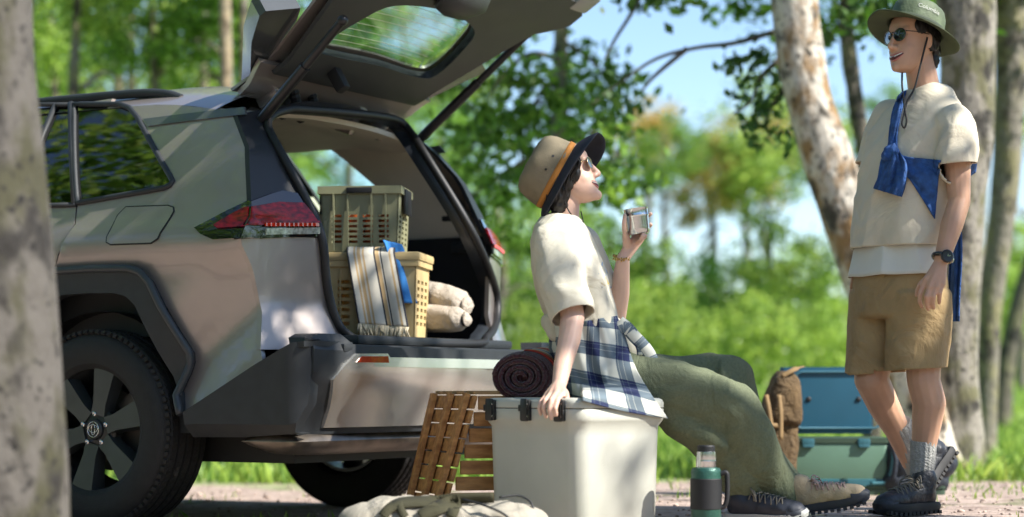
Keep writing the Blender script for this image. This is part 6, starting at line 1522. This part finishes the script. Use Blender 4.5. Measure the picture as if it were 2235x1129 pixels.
for ln in ([(1690, 70), (1600, 95), (1520, 105), (1430, 130), (1340, 190), (1290, 230)], [(1500, 106), (1430, 165), (1400, 200)], [(1700, 130), (1660, 170), (1640, 220), (1600, 250)], [(1710, 200), (1680, 240), (1670, 290)], [(1340, -60), (1400, -20), (1340, 90), (1320, 130)]):
    P_ = catmull([B(x, y, YB1 + .2) for x, y in ln], 5); mesh_obj('limb', tube_mesh(P_, [.017 * (1 - .7 * i / len(P_)) for i in range(len(P_))], 7), m_dark_bark, eb, smooth=180)
for x, y, k in ((1640, 160, .10), (1660, 190, .10), (1680, 240, .12), (1650, 120, .06), (1610, 135, .05), (1690, 300, .08), (1350, 200, .10), (1310, 215, .16), (1420, 8, .08), (1440, -15, .12), (1500, -10, .10), (1360, -10, .10), (1690, 190, .1), (1660, 280, .08), (1900, 20, .12), (1880, 55, .10), (1860, -10, .15), (1800, 80, .05), (1930, 10, .06), (2000, -20, .1)):
    cen.append((B(x, y, YB1 + .2), k * 1.5))
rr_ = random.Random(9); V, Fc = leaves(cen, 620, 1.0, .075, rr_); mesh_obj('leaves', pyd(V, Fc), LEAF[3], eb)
crown_obj(2, 0, eb, eb.location + Vector((-.8, 0, 5.2)), 1.9, 1.4, 1.0)
# other stems
for lb, Y, pts, rad, bk in (
        ('thin dark trunk between the leaning birch and the standing person', 13.5, [(1905, 1040), (1895, 420), (1872, 250), (1850, 90), (1838, -120)], [22, 20, 18, 17, 14], m_dark_bark),
        ('broad grey trunk close beside the birch with the leaning stem', 14, [(2150, 1000), (2160, 700), (2190, 450), (2206, 200), (2205, -150)], [26, 24, 30, 34, 34], m_grey_bark),
        ('white birch trunk standing on the lawn in sunlight', 20, [(2140, 936), (2158, 760), (2176, 570), (2200, 330), (2235, -100)], [24, 21, 20, 20, 17], m_birch),
        ('dark leaning trunk on the lawn beside the white birch trunk', 19, [(2184, 936), (2196, 800), (2232, 640), (2300, 400), (2360, 0)], [24, 20, 19, 17, 15], m_dark_bark),
        ('slim dark trunk behind the standing person between the birches', 21, [(2112, 925), (2122, 760), (2138, 500), (2150, 0)], [18, 16, 15, 12], m_dark_bark),
        ('thin pale trunk far off in the bushes', 30, [(1682, 800), (1680, 650), (1676, 500), (1672, 380)], [9, 8, 7, 5], m_grey_bark)):
    p0 = W(pts[0][0], pts[0][1], Y); e = empty('tree', (p0.x, Y, gz(p0.x, Y)), 0, lb, 'tree')
    P_ = [W(x, y, Y) - e.location for x, y in pts]; P_[0].z = -.1
    mesh_obj('trunk', trunk_mesh(P_, [r_ * Y / F for r_ in rad], 12, Y), bk, e)
    if Y > 13: crown_obj(int(Y), 0 if Y < 25 else 1, e, e.location + P_[-1] + Vector((0, 0, .5)), 1.5, 1.2, Y)
# --- the near trunk that cuts into the picture
YN = 5.0; sN = YN / F
en = empty('tree', (W(-40, 0, YN).x, YN, gz(-1, YN)), 0, 'thick grey mossy trunk in front of the car', 'tree')
Nn = lambda px, py: W(px, py, YN) - en.location
mesh_obj('trunk', trunk_mesh([Nn(-52, 1420), Nn(-48, 1129), Nn(-66, 850), Nn(-82, 600), Nn(-96, 400), Nn(-118, 150), Nn(-128, -50), Nn(-150, -500), Nn(-160, -1500)], [205 * sN, 200 * sN, 200 * sN, 198 * sN, 198 * sN, 192 * sN, 190 * sN, 180 * sN, 150 * sN], 28, 4, .06), bark_mat('mossy_bark', (.088, .08, .07), (.015, .013, .011), (.042, .04, .02)), en)
crown_obj(1, 0, en, Vector((en.location.x, YN, 5.6)), 2.0, 1.2, 0)
# --- the tree beside the clearing whose leaves dapple the light
et = empty('tree', (5.6, 5.4, gz(5.6, 5.4)), 0, 'tree beside the clearing that dapples the sunlight', 'tree')
mesh_obj('trunk', trunk_mesh([Vector((0, 0, -.1)), Vector((.1, 0, 2.5)), Vector((-.1, .1, 5))], [.16, .13, .08], 12, 2), m_grey_bark, et)
rr_ = random.Random(17); cen = []
for _ in range(34):
    k = rr_.uniform(3.4, 6.2); p = Vector((rr_.uniform(-1.6, 2.2), rr_.uniform(6.3, 8.3), .8)) + SUN / SUN.z * k
    cen.append((p, rr_.uniform(.14, .30)))
    if rr_.random() < .5: mesh_obj('limb', trunk_mesh([Vector((0, 0, 3 + rr_.random() * 1.5)), (Vector((0, 0, 4)) + (p - et.location)) * .5 + Vector((0, 0, .3)), p - et.location], [.05, .03, .01], 6, 2), m_grey_bark, et)
for _ in range(20):       # over the tail of the car
    p = Vector((rr_.uniform(-1.25, -.45), rr_.uniform(6.9, 7.7), rr_.uniform(.6, 1.5))) + SUN / SUN.z * rr_.uniform(3.2, 4.6); cen += [(p, rr_.uniform(.14, .26))] * 2
V, Fc = leaves(cen, 2700, 1.1, .11, rr_); o = mesh_obj('leaves', pyd([v - et.location for v in V], Fc), LEAF[0], et)
# --- trees on the near side of the car, mirrored in its flank and windows
for x, y, z_, r_, kd, lb in ((-6.2, 6.0, 5.4, 2.2, 0, 'leafy tree beside the car, mirrored in its rear window'), (-7.5, 9.0, 6.4, 2.6, 1, 'light green tree ahead of the car, mirrored in its flank'), (-4.6, 2.5, 5.2, 1.8, 0, 'tree beside the mossy trunk, mirrored in the car door'), (-9.5, 4.0, 4.2, 2.4, 0, 'low spreading tree further off beside the car')):
    e = empty('tree', (x, y, gz(x, y)), 0, lb, 'tree'); mesh_obj('trunk', trunk_mesh([Vector((0, 0, -.1)), Vector((.15, 0, z_ * .5)), Vector((0, .1, z_))], [.17, .13, .06], 10, x), m_dark_bark, e)
    crown_obj(int(r_ * 10), kd, e, Vector((x, y, z_)), r_, r_ * .8, x)
# --- woods that close the view: far behind, and behind the camera (seen in the paint and glass)
def wood(name, spots, n, size, label, kind, seed):
    rr_ = random.Random(seed); V, Fc = leaves(spots, n, 1.0, size, rr_); tag(mesh_obj(name, pyd(V, Fc), LEAF[kind]), label, 'wood', kind='stuff')
rr_ = random.Random(31); sp = []
for _ in range(420):
    x = rr_.uniform(-16, 16); Y = rr_.uniform(38, 46); hmax = (1.6 if x > 1.5 else 2.2) + 1.4 * noise.noise(Vector((x * .25, 0, 1))) + (3.0 if x < -1 else 0)
    sp.append(((x, Y, gz(x, Y) + rr_.uniform(.0, max(.5, hmax))), rr_.uniform(.5, 1.1)))
wood('far_wood', sp, 17000, .30, 'far bright green wood closing the view across the lawn', 1, 3)
sp = []
for _ in range(560):
    a = rr_.uniform(R(150), R(395)); d = rr_.uniform(17, 26); x, y = d * math.cos(a), d * math.sin(a) + 2
    sp.append(((x, y, rr_.uniform(.2, 9.0) * rr_.uniform(.35, 1)), rr_.uniform(.8, 1.6)))
wood('wood', sp, 34000, .55, 'dense wood on the near side of the clearing, mirrored in the car windows', 0, 6)
